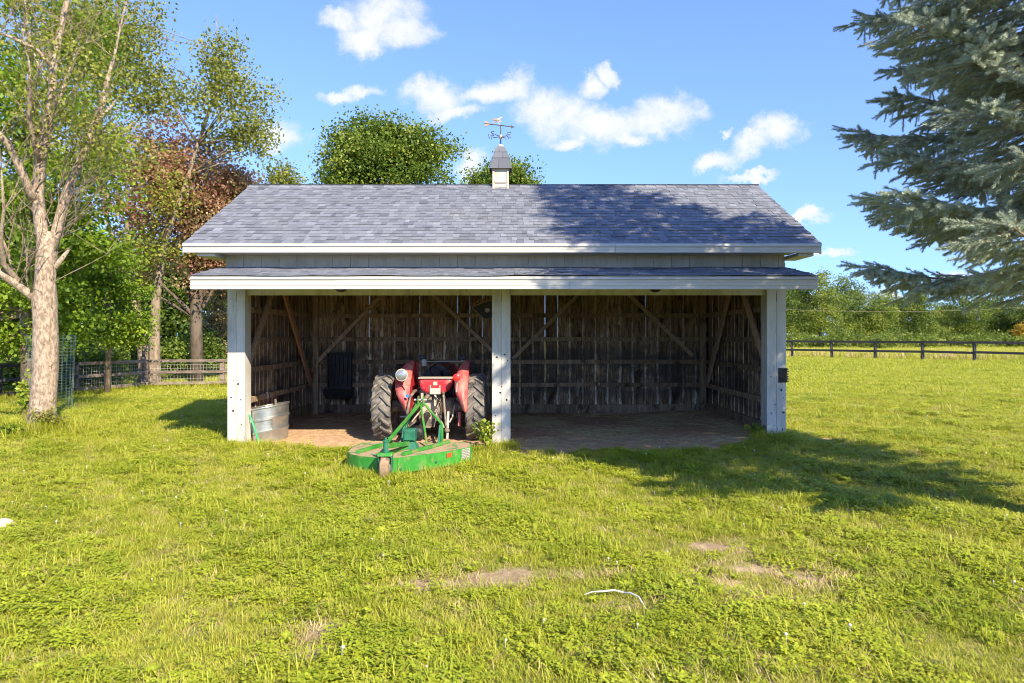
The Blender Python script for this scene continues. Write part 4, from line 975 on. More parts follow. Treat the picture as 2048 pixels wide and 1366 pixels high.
# ------------------------------------------------------------------ rotary mower
def build_mower():
    t = thing('rotary_mower', (-1.45, 9.4, 0), 'green rotary mower with rear tail wheel hitched behind the red tractor', 'mower')
    out = [(-1.98, 8.86), (-1.72, 8.74), (-1.47, 8.73), (-1.13, 8.98), (-0.84, 9.26), (-0.60, 9.56), (-0.575, 9.70), (-0.62, 9.93), (-0.80, 10.02), (-2.05, 10.02), (-2.19, 9.85), (-2.24, 9.55), (-2.21, 9.20), (-2.12, 8.99)]
    n = len(out); zt, zb = 0.240, 0.045
    obj('deck', MB().prism([(x, y, zt) for x, y in out], (0, 0, -0.012)), M['deck_top'], t, bevel=0.004)
    for i in range(n):
        (xa, ya), (xb, yb) = out[i], out[(i + 1) % n]
        if i in (8,): continue
        d = Vector((xb - xa, yb - ya, 0)).normalized(); nn = Vector((d.y, -d.x, 0))
        P = [Vector((xa, ya, zb)), Vector((xb, yb, zb)), Vector((xb, yb, zt + 0.004)), Vector((xa, ya, zt + 0.004))]
        obj('skirt', MB().prism([p + nn * 0.001 for p in P], nn * 0.010), M['green'], t)
    # reflectors, bolts and chain guard on the rear skirt
    d = Vector((0.24, 0.30, 0)).normalized(); nn = Vector((d.y, -d.x, 0)); p = Vector((-0.84, 9.26, 0.19)) - d * 0.03
    P = [p + nn * 0.0125 + d * a + Vector((0, 0, b)) for a, b in ((-0.045, -0.028), (0.045, -0.028), (0.045, 0.028), (-0.045, 0.028))]
    r = obj('reflector', MB().prism(P, nn * 0.004), M['orange_ref'], t); r['label'] = 'red reflector'
    for (x, y, z) in ((-1.0, 9.09, 0.13), (-1.42, 8.755, 0.10), (-1.9, 8.815, 0.12)):
        obj('bolt', MB().lathe([(0.014, -0.022), (0.014, -0.008)], (x, y - 0.012, z), 'y', 8), M['green_dark'], t)
    mb = MB(); d2 = Vector((0.24, 0.30, 0)).normalized(); n2 = Vector((d2.y, -d2.x, 0))
    for i in range(8):
        q = Vector((-0.70, 9.43, 0.2)) + d2 * (i * 0.021) + n2 * 0.018
        for k in range(6):
            c = q + Vector((0, 0, -0.022 * k + 0.02)); a = d2 if (k + i) % 2 else n2
            pts = [c + a * 0.010 * math.cos(w) + Vector((0, 0, 0.015 * math.sin(w))) for w in np.linspace(0, 2 * math.pi, 9)]
            mb.tube(pts, 0.0035, 4, cap=False)
    obj('chain_guard', mb, M['pale'], t)
    # deck ribs
    for a, b in (((-1.65, 8.95), (-1.42, 9.5)), ((-1.42, 8.9), (-0.92, 9.95)), ((-2.05, 9.05), (-1.75, 9.95))):
        obj('deck_rib', MB().bar((*a, zt + 0.022), (*b, zt + 0.022), 0.055, 0.042), M['green'], t, bevel=0.006)
    # gearbox on its stand, with clutch
    gx, gy = W(820, 0, 9.5).x, 9.5
    g = obj('gearbox', MB().box(gx - 0.085, gx + 0.085, gy - 0.09, gy + 0.10, W(0, 881, gy).z, W(0, 857, gy).z), M['green_dark'], t, bevel=0.015)
    obj('cover_plate', MB().box(gx - 0.065, gx + 0.065, gy - 0.105, gy - 0.091, W(0, 878, gy).z, W(0, 860, gy).z), M['green_dark'], g, bevel=0.006)
    zz = W(0, 881, gy).z
    obj('stand', MB().add([(gx - 0.12, gy - 0.13, zt), (gx + 0.12, gy - 0.13, zt), (gx + 0.12, gy + 0.13, zt), (gx - 0.12, gy + 0.13, zt), (gx - 0.06, gy - 0.06, zz + 0.001), (gx + 0.06, gy - 0.06, zz + 0.001), (gx + 0.06, gy + 0.06, zz + 0.001), (gx - 0.06, gy + 0.06, zz + 0.001)],
                          [(3, 2, 1, 0), (4, 5, 6, 7), (0, 1, 5, 4), (1, 2, 6, 5), (2, 3, 7, 6), (3, 0, 4, 7)]), M['green_dark'], g, bevel=0.006)
    c = W(836, 866, 9.72)
    obj('clutch', MB().lathe([(0.05, -0.12), (0.085, -0.09), (0.09, -0.03), (0.095, 0.0), (0.07, 0.06), (0.045, 0.10)], c, 'y', 24), M['black'], g, smooth=True)
    obj('drive_shaft', MB().tube([c + Vector((0, 0.1, 0)), Vector((-1.40, 11.33, 0.50))], [0.05, 0.045], 12), M['black'], t, smooth=True)
    # hitch frame
    apex = W(841, 806, 10.62); piv = Vector((W(771, 0, 8.62).x, 8.66, 0.425))
    obj('tail_brace', MB().bar(piv + Vector((0, 0, 0.01)), apex, 0.038, 0.038), M['green'], t, bevel=0.006)
    k1, k2 = W(884, 849, 10.45), W(884, 886, 10.0)
    obj('mast', MB().bar(apex + Vector((0.05, 0, 0.0)), k1, 0.04, 0.02), M['green'], t, bevel=0.004)
    obj('mast', MB().bar(k1, k2, 0.04, 0.02), M['green'], t, bevel=0.004)
    kl = W(812, 849, 10.45)
    obj('mast', MB().bar(apex - Vector((0.05, 0, 0)), kl, 0.04, 0.02), M['green'], t, bevel=0.004)
    obj('mast', MB().bar(kl, W(806, 886, 10.0), 0.04, 0.02), M['green'], t, bevel=0.004)
    obj('centre_strut', MB().bar(apex, W(853.5, 887, 9.62), 0.03, 0.02), M['green'], t, bevel=0.004)
    for px in (837, 847): obj('top_lug', MB().box(W(px, 0, 10.62).x - 0.007, W(px, 0, 10.62).x + 0.007, 10.56, 10.68, apex.z - 0.06, W(0, 792, 10.62).z), M['green'], t, bevel=0.003)
    obj('hitch_pin', MB().tube([apex + Vector((-0.10, 0, 0.05)), apex + Vector((0.10, 0, 0.05))], 0.014, 8), M['pale'], t)
    for px, s in ((878, 1), (806, -1)):
        x = W(px, 0, 9.95).x
        obj('hitch_plate', MB().prism([(x, 9.98, zt), (x, 9.70, zt), (x, 9.95, zt + 0.26), (x, 10.03, zt + 0.26)], (0.03, 0, 0)), M['green_dark'], t, bevel=0.004)
    # tail wheel
    wx, wy, wr = W(771, 0, 8.58).x, 8.58, 0.155
    hub_z = 0.135
    wh = obj('tail_wheel', MB().lathe([(0.045, -0.07), (0.06, -0.06), (0.06, 0.06), (0.045, 0.07)], (wx, wy, hub_z), 'x', 18), M['iron'], t, smooth=True)
    obj('tyre', MB().lathe([(0.058, -0.045), (0.10, -0.06), (0.135, -0.058), (wr, -0.04), (wr, 0.04), (0.135, 0.058), (0.10, 0.06), (0.058, 0.045)], (wx, wy, hub_z), 'x', 32, close=True), M['mud'], wh, smooth=True)
    fk = obj('fork', MB().prism([(wx - 0.095, wy - 0.07, 0.295), (wx - 0.095, wy + 0.07, 0.295), (wx - 0.095, wy + 0.05, 0.335), (wx - 0.095, wy - 0.05, 0.335)], (0.19, 0, 0)), M['green'], t, bevel=0.008)
    for s in (-1, 1): obj('fork_arm', MB().bar((wx + s * 0.083, wy, 0.30), (wx + s * 0.083, wy + 0.02, 0.12), 0.014, 0.07, up=(1, 0, 0)) if False else MB().box(wx + s * 0.083 - 0.008, wx + s * 0.083 + 0.008, wy - 0.035, wy + 0.045, 0.11, 0.2945), M['green_dark'], fk, bevel=0.004)
    obj('pivot', MB().lathe([(0.045, 0.336), (0.045, 0.352), (0.032, 0.353), (0.032, 0.47), (0.042, 0.471), (0.042, 0.49), (0.016, 0.491), (0.016, 0.52)], (wx, wy + 0.02, 0), 'z', 14), M['green_dark'], t, smooth=True)
    obj('tail_boom', MB().bar((wx, wy + 0.03, 0.41), (gx - 0.02, 9.42, 0.315), 0.055, 0.06), M['green'], t, bevel=0.006)
build_mower()

# ------------------------------------------------------------------ fences
def rail_fence(pts, hts, rails, label, mats, rail_h, post_w, mesh_spans=(), lean=0.0, sag=0.012):
    """posts at pts (x, y); rails at the given heights"""
    t = thing('rail_fence', (*pts[0], 0), label, 'fence')
    r = random.Random(len(pts) * 7)
    for i, (x, y) in enumerate(pts):
        z = float(gz(x, y)); lx, ly = r.uniform(-0.02, 0.02), r.uniform(-0.02, 0.02)
        obj('post', MB().bar((x, y, z - 0.1), (x + lx, y + ly, z + hts[i]), post_w, post_w * 0.9, up=(0, 1, 0)), mats[i % len(mats)] if i < len(mats) else mats[-1], t, bevel=0.01)
    for i in range(len(pts) - 1):
        (xa, ya), (xb, yb) = pts[i], pts[i + 1]; za, zb = float(gz(xa, ya)), float(gz(xb, yb)); off = Vector((ya - yb, xb - xa, 0)).normalized() * (-post_w * 0.55)
        for k, hgt in enumerate(rails):
            d = r.uniform(-sag, sag)
            m = mats[i] if i < len(mats) else mats[-1]
            obj('rail', MB().bar(Vector((xa - 0.03 * (xb > xa), ya, za + hgt + d)) + off, Vector((xb + 0.03 * (xb > xa), yb, zb + hgt - d)) + off, 0.04, rail_h, up=(0, 0, 1)), m, t, bevel=0.006)
        if i in mesh_spans:
            mb = MB(); L = math.hypot(xb - xa, yb - ya); nv = int(L / 0.105)
            for j in range(nv + 1):
                f = j / nv; x, y = xa + (xb - xa) * f, ya + (yb - ya) * f; z = za + (zb - za) * f
                mb.bar(Vector((x, y, z)) - off * 0.2, Vector((x, y, z + rails[-1])) - off * 0.2, 0.006, 0.006)
            for q in np.linspace(0.08, rails[-1] - 0.02, 8): mb.bar(Vector((xa, ya, za + q)) - off * 0.2, Vector((xb, yb, zb + q)) - off * 0.2, 0.006, 0.006)
            obj('wire_mesh', mb, M['mesh_wire'], t)
    return t
LF = [(-17.2, 17.6), (-14.3, 19.0), (-13.16, 20.6), (-12.73, 23.6), (-10.34, 24.4), (-7.7, 25.2), (-5.0, 26.0)]
rail_fence(LF, [1.05, 1.0, 0.98, 1.12, 1.0, 1.0, 1.0], (0.17, 0.56, 0.95), 'old three-rail wooden fence with wire mesh under the trees', [M['rail_black'], M['rail_black'], M['rail_grey'], M['rail_grey'], M['rail_grey'], M['rail_grey'], M['rail_grey']], 0.10, 0.15, mesh_spans=(2, 3, 4))
RF = []
pA, pB = Vector((24.0, 58.5)), Vector((33.2, 49.0)); step = (pB - pA) / 4
for i in range(-4, 11): RF.append(tuple(pA + step * i))
rail_fence(RF, [1.42] * len(RF), (0.62, 1.34), 'long black two-rail fence across the lawn before the field', [M['rail_black']], 0.175, 0.18, sag=0.03)

def build_post_lamp():
    x, y = LF[3]; z = float(gz(x, y)) + 1.12
    t = thing('fence_lamp', (x, y, z), 'small dark bell lamp on a hook atop the grey fence post', 'lamp')
    obj('stand', MB().tube([(x, y, z - 0.12), (x - 0.02, y, z + 0.2), (x + 0.0, y - 0.02, z + 0.36)], [0.05, 0.055, 0.035], 8), M['rail_grey'], t, smooth=True)
    obj('hook', MB().tube([(x, y - 0.02, z + 0.33), (x + 0.05, y - 0.02, z + 0.40), (x + 0.11, y - 0.03, z + 0.40), (x + 0.13, y - 0.03, z + 0.34)], 0.018, 6), M['vane'], t, smooth=True)
    obj('shade', MB().lathe([(0.03, z + 0.37), (0.055, z + 0.33), (0.085, z + 0.22), (0.10, z + 0.19)], (x + 0.14, y - 0.03, 0), 'z', 16), M['vane'], t, smooth=True)
    obj('glass', MB().ball((x + 0.14, y - 0.05, z + 0.19), 0.055, 8), M['chrome'], t, smooth=True)
build_post_lamp()

def build_tree_guard():
    cx, cy, r, h = W(103, 0, 16.5).x, 16.5, 0.50, 1.82
    t = thing('tree_guard', (cx, cy, 0), 'green wire tree guard cage behind the pale trunk', 'tree guard')
    mb = MB()
    for i in range(26):
        q = 2 * math.pi * i / 26; mb.tube([(cx + r * 0.85 * math.cos(q), cy + r * 0.85 * math.sin(q), 0), (cx + r * math.cos(q), cy + r * math.sin(q), h)], 0.003, 4)
    obj('upright_wire', mb, M['wire'], t)
    mb = MB()
    for k in range(20):
        z = 0.3 + k * (h - 0.3) / 19; rr = r * (0.85 + 0.15 * z / h)
        mb.tube([(cx + rr * math.cos(q), cy + rr * math.sin(q), z + random.uniform(-0.006, 0.006)) for q in np.linspace(0, 2 * math.pi, 25)], 0.0028, 4, cap=False)
    obj('hoop_wire', mb, M['wire'], t)
build_tree_guard()

# ------------------------------------------------------------------ foliage helpers
def leaves(name, P, size, tint, mat, parent, up=0.5, width=0.36, seed=1):
    """many small folded leaf blades as one part"""
    g = np.random.default_rng(seed); n = len(P); P = np.asarray(P, np.float32) - np.array(org_of(parent), np.float32)
    d = g.normal(size=(n, 3)); d[:, 2] -= 0.25; d /= np.linalg.norm(d, axis=1, keepdims=True)
    nn = g.normal(size=(n, 3)); nn[:, 2] += up * 2; nn -= d * (nn * d).sum(1, keepdims=True); nn /= np.linalg.norm(nn, axis=1, keepdims=True) + 1e-9
    s = np.cross(nn, d); L = np.asarray(size)[:, None] * np.ones((n, 1))
    V = np.stack([P, P + d * L * 0.45 + s * L * width, P + d * L - nn * L * 0.12, P + d * L * 0.45 - s * L * width], 1).reshape(-1, 3)
    me = bpy.data.meshes.new(name); me.vertices.add(4 * n); me.vertices.foreach_set('co', V.astype(np.float32).ravel())
    me.loops.add(4 * n); me.loops.foreach_set('vertex_index', np.arange(4 * n, dtype=np.int32))
    me.polygons.add(n); me.polygons.foreach_set('loop_start', np.arange(0, 4 * n, 4, dtype=np.int32)); me.update(calc_edges=True)
    add_attr(me, 'tint', np.repeat(np.clip(tint, 0, 1), 4)); me.materials.append(mat)
    o = bpy.data.objects.new(name, me); COL.objects.link(o); o.parent = parent; ORG[o.name] = org_of(parent)
    return o

def clumps_in(envs, n, g, lump=0.3):
    """clump centres in a set of ellipsoids, denser toward the outside"""
    wts = np.array([e[6] if len(e) > 6 else 1.0 for e in envs]); wts = wts / wts.sum(); out = []
    for i in g.choice(len(envs), n, p=wts):
        e = envs[i]; d = g.normal(size=3); d /= np.linalg.norm(d)
        k = g.random() ** 0.42 * (1 - lump * 0.5 + lump * 0.5 * math.sin(3 * d[0] * 2 + e[0]) * math.sin(3.1 * d[2] + 5 * d[1]))
        out.append((e[0] + d[0] * e[3] * k, e[1] + d[1] * e[4] * k, e[2] + d[2] * e[5] * k))
    return np.array(out)

def bez(a, b, c, n=6):
    a, b, c = Vector(a), Vector(b), Vector(c)
    return [(a * (1 - t) ** 2 + b * 2 * t * (1 - t) + c * t * t) for t in np.linspace(0, 1, n)]

def clump_tree(name, label, base, trunk, envs, nc, lpc, cr, ls, lmat, bmat='bark_dark', limbs=14, seed=1, group=None, tint=(0.5, 0.22), up=0.5, squash=0.7, cat='tree', twigs=0, spread=0.14, trunks=None):
    """trunk: list of (x, y, z, radius); crown: leaf clumps spread through ellipsoids, held by limbs"""
    g = np.random.default_rng(seed); rr = random.Random(seed)
    t = thing(name, (base[0], base[1], float(gz(*base))), label, cat, group)
    C = clumps_in(envs, nc, g)
    mb = MB()
    for tr in (trunks or [trunk]):
        mb.tube([p[:3] for p in tr], [p[3] for p in tr], 10, jit=0.06)
    tk = obj('trunk', mb, M[bmat], t, smooth='all')
    mb = MB(); allt = [p for tr in (trunks or [trunk]) for p in tr[1:]]
    for i in range(min(limbs, nc)):
        c = C[i]; below = [p for p in allt if p[2] < c[2] - 0.2] or allt[:1]
        p = min(below, key=lambda q: abs(q[2] - (c[2] - 0.45 * math.hypot(c[0] - q[0], c[1] - q[1]))) + 0.6 * math.hypot(c[0] - q[0], c[1] - q[1]))
        m = ((p[0] + c[0]) / 2, (p[1] + c[1]) / 2, p[2] * 0.35 + c[2] * 0.65 - 0.1)
        r0 = min(p[3] * 0.45, 0.10); mb.tube(bez(p[:3], m, c, 7), list(np.linspace(r0, 0.012, 7)), 6)
        for k in range(twigs):
            q = C[rr.randrange(nc)]
            if np.linalg.norm(q - c) < 4 * cr + 1.0: mb.tube(bez(m, tuple((np.array(m) + q) / 2 + np.array([0, 0, 0.1])), q, 4), [r0 * 0.3, r0 * 0.22, 0.01, 0.005], 5)
    if limbs: obj('limbs', mb, M[bmat], t, smooth='all')['kind'] = 'stuff'
    n = nc * lpc
    off = g.normal(size=(n, 3)) * cr; off[:, 2] *= squash
    P = np.repeat(C, lpc, 0) + off; P[:, 2] = np.maximum(P[:, 2], 0.05)
    tn = np.repeat(g.normal(tint[0], tint[1], nc), lpc) + g.normal(0, spread, n)
    sz = g.uniform(0.65, 1.25, n) * ls
    leaves('crown', P, sz, tn, M[lmat] if isinstance(lmat, str) else lmat, t, up=up, seed=seed)
    return t

# ------------------------------------------------------------------ trees
def build_pale_tree():
    """half-bare tree with flaky bark in front of the fence"""
    Y = 12.4; bx, by = W(85, 0, Y).x, Y
    t = thing('flaky_bark_tree', (bx, by, float(gz(bx, by))), 'half-bare tree with thick pale flaky trunk and dead twigs', 'tree')
    P = lambda px, py, dy=0.0: W(px, py, Y + dy)
    k = Y / F
    mb = MB()
    mb.tube([P(80, 905), P(81, 872), P(84, 850), P(87, 800), P(91, 740), P(92, 690), P(91, 640), P(89, 600), P(91, 560), P(92, 530), P(95, 490), P(92, 465)], [33 * k, 28 * k, 25 * k, 23.5 * k, 22.5 * k, 22 * k, 21.5 * k, 22 * k, 19 * k, 18.5 * k, 18.5 * k, 15 * k], 16, jit=0.05)
    for q in range(6):
        a = q * 1.05 + 0.3
        mb.tube([P(82, 850), P(82, 868) + Vector((math.cos(a) * 0.28, math.sin(a) * 0.28, 0)), P(82, 884) + Vector((math.cos(a) * 0.48, math.sin(a) * 0.48, -0.05))], [0.15, 0.11, 0.03], 8)
    obj('trunk', mb, M['bark_pale'], t, smooth='all')
    L = [([(92, 485), (83, 462), (76, 387), (81, 316), (95, 246), (105, 197), (107, 134), (123, 53), (135, 0), (150, -90), (158, -200)], [15, 14, 13, 12.5, 11, 9.5, 8.5, 7, 6, 4, 2], 0.0),
         ([(102, 500), (112, 468), (130, 397), (151, 344), (169, 302), (190, 246), (207, 200), (214, 165), (228, 116), (240, 60), (262, -40)], [13, 11.5, 10, 9.5, 9, 7.5, 6.5, 5.5, 3.5, 2.5, 1.2], 0.15),
         ([(80, 602), (60, 590), (35, 570), (0, 545), (-40, 512), (-80, 450)], [12, 10, 9, 8.5, 7, 4], -0.2),
         ([(52, 583), (30, 555), (7, 528), (2, 480), (8, 420), (3, 340)], [8, 7, 6, 4, 3, 1.5], -0.4),
         ([(72, 402), (64, 390), (39, 334), (18, 292), (0, 271), (-40, 235), (-90, 180)], [10, 9, 8.5, 8, 7, 5, 3], -0.3),
         ([(79, 330), (72, 302), (58, 239), (60, 169), (58, 120)], [6, 5.5, 5, 4, 2], -0.35),
         ([(105, 225), (112, 211), (137, 151), (151, 112), (160, 80)], [6, 5.5, 5, 4, 1.5], 0.3),
         ([(103, 134), (77, 102), (42, 84), (0, 65), (-40, 30)], [5, 4.5, 4, 3, 2], -0.2),
         ([(100, 165), (80, 140), (62, 90), (52, 30), (48, -60)], [4, 3.5, 3, 2.5, 1.5], 0.25),
         ([(193, 246), (212, 226), (232, 200)], [5, 4.5, 3], 0.2),
         ([(108, 536), (122, 520), (139, 498)], [8, 6, 3], 0.1)]
    mb = MB(); rr = random.Random(5)
    for pts, rad, dy in L:
        n = len(pts)
        mb.tube([P(px, py, dy * i / (n - 1) * 3) for i, (px, py) in enumerate(pts)], [r * k * 0.86 for r in rad], 8, jit=0.05)
    obj('main_limb', mb, M['bark_pale'], t, smooth='all')
    mb = MB()
    tips = []
    def twig(p, d, L_, r, depth):
        pts = [p]; q = p.copy(); dd = d.copy()
        for i in range(5):
            dd = (dd + Vector((rr.gauss(0, .16), rr.gauss(0, .16), rr.gauss(0.05, .13)))).normalized(); q = q + dd * L_ / 5; pts.append(q.copy())
        mb.tube(pts, list(np.linspace(r, r * 0.25, 6)), 5, cap=False)
        tips.append(q.copy())
        if depth:
            for i in range(3):
                j = rr.randint(1, 4); nd = (dd + Vector((rr.gauss(0, .7), rr.gauss(0, .7), rr.gauss(0.2, .4)))).normalized(); twig(pts[j], nd, L_ * rr.uniform(0.4, 0.65), r * 0.55, depth - 1)
    for pts, rad, dy in L[:9]:
        for i in range(9):
            j = rr.randint(1, len(pts) - 1); f = (len(pts) - 1); p = P(*pts[j], dy * j / f * 3)
            s = 1 if rr.random() < 0.65 else -1
            twig(p, Vector((s * rr.uniform(0.2, 0.8), rr.uniform(-0.5, 0.7), rr.uniform(0.4, 1.1))).normalized(), rr.uniform(0.8, 2.0), 0.011, 1)
    for i in range(26):      # the spray of long dead shoots on the shed side
        p = P(118 + rr.uniform(-8, 25), 480 - rr.uniform(0, 110), rr.uniform(-0.1, 0.3))
        twig(p, Vector((rr.uniform(0.25, 1.0), rr.uniform(-0.4, 0.4), rr.uniform(0.45, 1.0))).normalized(), rr.uniform(1.0, 2.3), 0.008, 1)
    obj('twigs', mb, M['twig'] if False else M['bark'], t, smooth='all')['kind'] = 'stuff'
    g = np.random.default_rng(12); hi = [p for p in tips if p.z > 4.9 and p.x > -10.2]
    C = np.array([hi[i] for i in g.integers(0, len(hi), 190)])
    P_ = np.repeat(C, 34, 0) + g.normal(size=(190 * 34, 3)) * np.array([0.26, 0.26, 0.18])
    leaves('crown', P_, g.uniform(0.045, 0.085, len(P_)), np.repeat(g.normal(0.55, 0.22, 190), 34) + g.normal(0, 0.15, len(P_)), M['leaf_olive'], t, seed=12)
build_pale_tree()

def T(px, Y): return W(px, 0, Y).x
def trunk_px(pts, Y, n=None): return [(*W(px, py, Y), r) for px, py, r in pts]

# bright green maple close to the fence
Y = 18.4
clump_tree('maple_tree', 'dense bright green maple spreading behind the pale flaky trunk', (T(60, Y), Y), [(T(60, Y), Y, -0.1, 0.22), (T(55, Y), Y, 2.4, 0.18), (T(50, Y), Y + .2, 5.0, 0.13), (T(70, Y), Y, 8.2, 0.05)],
           [(*W(60, 330, Y), 3.3, 2.6, 3.6, 1.0), (*W(140, 500, Y + .5), 1.5, 1.5, 1.9, 0.35), (*W(30, 620, Y), 2.3, 1.5, 1.5, 0.45), (*W(40, 60, Y), 3.4, 2.4, 2.2, 0.5)], 210, 180, 0.34, 0.125, 'leaf_maple', 'bark', 26, 21, tint=(0.52, 0.24), up=0.7, squash=0.55)
Y = 21.5
clump_tree('young_maple_tree', 'low bright green maple leaning over the three-rail fence', (T(215, Y), Y), [(T(215, Y), Y, -0.1, 0.10), (T(217, Y), Y, 1.6, 0.08), (T(222, Y), Y, 4.0, 0.03)],
           [(*W(225, 610, Y), 1.35, 1.2, 1.5), (*W(205, 545, Y), 0.95, 0.9, 1.1), (*W(262, 660, Y), 0.9, 0.8, 0.8)], 80, 120, 0.26, 0.11, 'leaf_maple', 'bark', 14, 22, tint=(0.58, 0.22), up=0.7, squash=0.5)
# tall sparse tree with two tan trunks just behind the fence
Y = 25.2
tr1 = trunk_px([(291, 778, 0.24), (289, 740, 0.21), (282, 660, 0.155), (271, 600, 0.135), (252, 550, 0.11), (232, 500, 0.085), (215, 440, 0.07), (200, 340, 0.055), (205, 200, 0.035), (225, 60, 0.02)], Y)
tr2 = trunk_px([(309, 778, 0.27), (309, 740, 0.22), (309, 680, 0.19), (312, 600, 0.155), (320, 540, 0.13), (328, 490, 0.11), (352, 420, 0.085), (378, 350, 0.07), (395, 290, 0.055), (425, 200, 0.04), (438, 100, 0.025), (432, 30, 0.012)], Y)
tr3 = trunk_px([(276, 615, 0.12), (272, 560, 0.12), (262, 510, 0.10), (255, 440, 0.08)], Y)
clump_tree('two_trunk_tree', 'tall sparse olive-leaved tree with two tan trunks behind the fence', (T(300, Y), Y), None,
           [(*W(250, 120, Y), 2.4, 2.0, 3.0, 1.0), (*W(440, 130, Y), 0.9, 0.9, 2.0, 0.35), (*W(470, 215, Y), 1.7, 1.4, 1.6, 0.8), (*W(310, 190, Y), 1.9, 1.5, 1.3, 0.5), (*W(510, 265, Y), 0.8, 0.8, 0.9, 0.25), (*W(170, 70, Y), 2.6, 1.5, 2.2, 1.2), (*W(330, 400, Y - 0.8), 1.2, 0.8, 1.5, 0.12), (*W(290, 490, Y - 0.8), 1.1, 0.7, 1.3, 0.16)],
           350, 66, 0.30, 0.12, 'leaf_olive', 'bark', 60, 23, tint=(0.5, 0.25), up=0.3, squash=0.8, twigs=2, trunks=[tr1, tr2, tr3])
# red-leaved tree
Y = 27.0
clump_tree('red_leaved_tree', 'rusty red-leaved tree rising beside the shed roof', (T(395, Y), Y), [(T(395, Y), Y, -0.1, 0.28), (T(392, Y), Y, 2.5, 0.22), (T(388, Y), Y, 5.5, 0.15), (T(400, Y), Y, 9.0, 0.05)],
           [(*W(385, 390, Y), 2.9, 2.2, 2.9, 1.0), (*W(290, 350, Y - 1.5), 2.2, 1.6, 2.3, 0.7), (*W(470, 390, Y), 1.3, 1.3, 1.5, 0.4), (*W(415, 520, Y), 1.6, 1.4, 1.6, 0.35), (*W(280, 500, Y), 1.7, 1.4, 1.6, 0.3)], 300, 125, 0.32, 0.13, 'leaf_red', 'bark_dark', 40, 24, tint=(0.5, 0.26), up=0.5, squash=0.6, twigs=1)
# brown drooping conifer and the shade-side thicket
Y = 31.0
clump_tree('brown_conifer', 'browning feathery conifer half hidden by the shed corner', (T(438, Y), Y), [(T(438, Y), Y, -0.1, 0.16), (T(438, Y), Y, 3.0, 0.1), (T(440, Y), Y, 5.6, 0.03)],
           [(*W(438, 640, Y), 1.0, 1.0, 1.0), (*W(440, 580, Y), 0.7, 0.7, 1.0), (*W(430, 690, Y), 1.2, 1.1, 0.6)], 60, 120, 0.22, 0.13, 'leaf_brown', 'bark_dark', 20, 25, up=0.2, squash=0.35)
back = [(-30, 33, 4.6, 10.5, 31, 'leaf_dark', 'dark green shade tree far behind the maple at the frame edge'), (130, 37, 4.6, 8.5, 32, 'leaf_dark', 'dark green shade tree standing behind the maple branches'),
        (330, 40, 4.0, 7.2, 33, 'leaf_dark', 'low dark tree between the two tan trunks and the red crown'), (470, 44, 4.2, 8.0, 34, 'leaf_dark', 'dark tree behind the browning conifer'), (-190, 30, 4.5, 11, 35, 'leaf_maple', 'tall green tree beyond the frame beside the maple')]
for px, Y, r, h, sd, lm, lab in back:
    x = T(px, Y)
    clump_tree('shade_tree', lab, (x, Y), [(x, Y, -0.1, 0.28), (x + .1, Y, h * 0.4, 0.2), (x, Y, h * 0.85, 0.06)], [(x, Y, h * 0.62, r, r * 0.8, h * 0.40), (x, Y - 0.5, h * 0.25, r * 0.8, r * 0.6, h * 0.22, 0.4)], 130, 95, 0.50, 0.26, lm, 'bark_dark', 18, sd, group='trees behind the fence', up=0.5, squash=0.6)
for i, (px, Y, r, h, lab) in enumerate(((352, 28.0, 0.9, 1.9, 'leafy green bush behind the mesh fence beside the tan trunks'), (405, 29.5, 1.0, 2.2, 'dark bush under the red crown by the shed corner'), (180, 24.0, 1.0, 1.4, 'low bush behind the fence under the young maple'), (40, 22.5, 1.1, 1.3, 'low bush behind the black rails beside the maple'), (100, 23.5, 1.1, 1.2, 'low bush behind the wire tree guard'), (245, 27.0, 1.0, 1.6, 'low green bush against the two tan trunks'))):
    x = T(px, Y)
    clump_tree('bush', lab, (x, Y), [(x, Y, -0.1, 0.05), (x, Y, h * 0.5, 0.03), (x, Y, h * 0.9, 0.01)], [(x, Y, h * 0.5, r, r * 0.8, h * 0.5)], 40, 80, 0.20, 0.12, 'leaf_dark' if i % 2 else 'leaf_round', 'bark_dark', 8, 60 + i, group='bushes behind the fence', cat='bush')
# trees behind the shed
Y = 36.0
x = T(775, Y)
clump_tree('broad_tree', 'broad dense green tree rising behind the shed roof', (x, Y), [(x, Y, -0.1, 0.35), (x, Y, 3.5, 0.28), (x + .1, Y, 8, 0.16), (x - .2, Y, 12, 0.05)],
           [(*W(770, 365, Y), 4.1, 3.4, 3.0, 1.0), (*W(735, 290, Y), 2.2, 2.2, 1.75, 0.55), (*W(850, 305, Y), 1.7, 1.7, 1.3, 0.35), (*W(795, 295, Y), 1.8, 1.8, 1.4, 0.4), (*W(700, 370, Y), 2.2, 2.0, 2.0, 0.4), (*W(775, 520, Y), 4.0, 3.2, 3.0, 0.5)], 330, 165, 0.42, 0.165, 'leaf_round', 'bark', 36, 41, tint=(0.5, 0.26), up=0.5, squash=0.65)
Y = 46.0
x = T(1018, Y)
clump_tree('distant_green_tree', 'smaller green tree crown peeking over the ridge beside the cupola', (x, Y), [(x, Y, -0.1, 0.3), (x, Y, 5, 0.22), (x, Y, 11.5, 0.05)],
           [(*W(1022, 385, Y), 2.5, 2.2, 2.5, 1.0), (*W(965, 372, Y), 1.0, 1.0, 1.0, 0.3)], 120, 120, 0.42, 0.19, 'leaf_round', 'bark', 20, 42, up=0.5)
Y = 40.0
x = T(572, Y)
clump_tree('thin_tree', 'thin-leaved treetop peeking over the roof beside the red crown', (x, Y), [(x, Y, -0.1, 0.2), (x, Y, 6, 0.14), (x, Y, 12, 0.03)], [(*W(572, 370, Y), 1.1, 1.1, 1.6)], 50, 40, 0.34, 0.18, 'leaf_olive', 'bark', 26, 43, up=0.3)

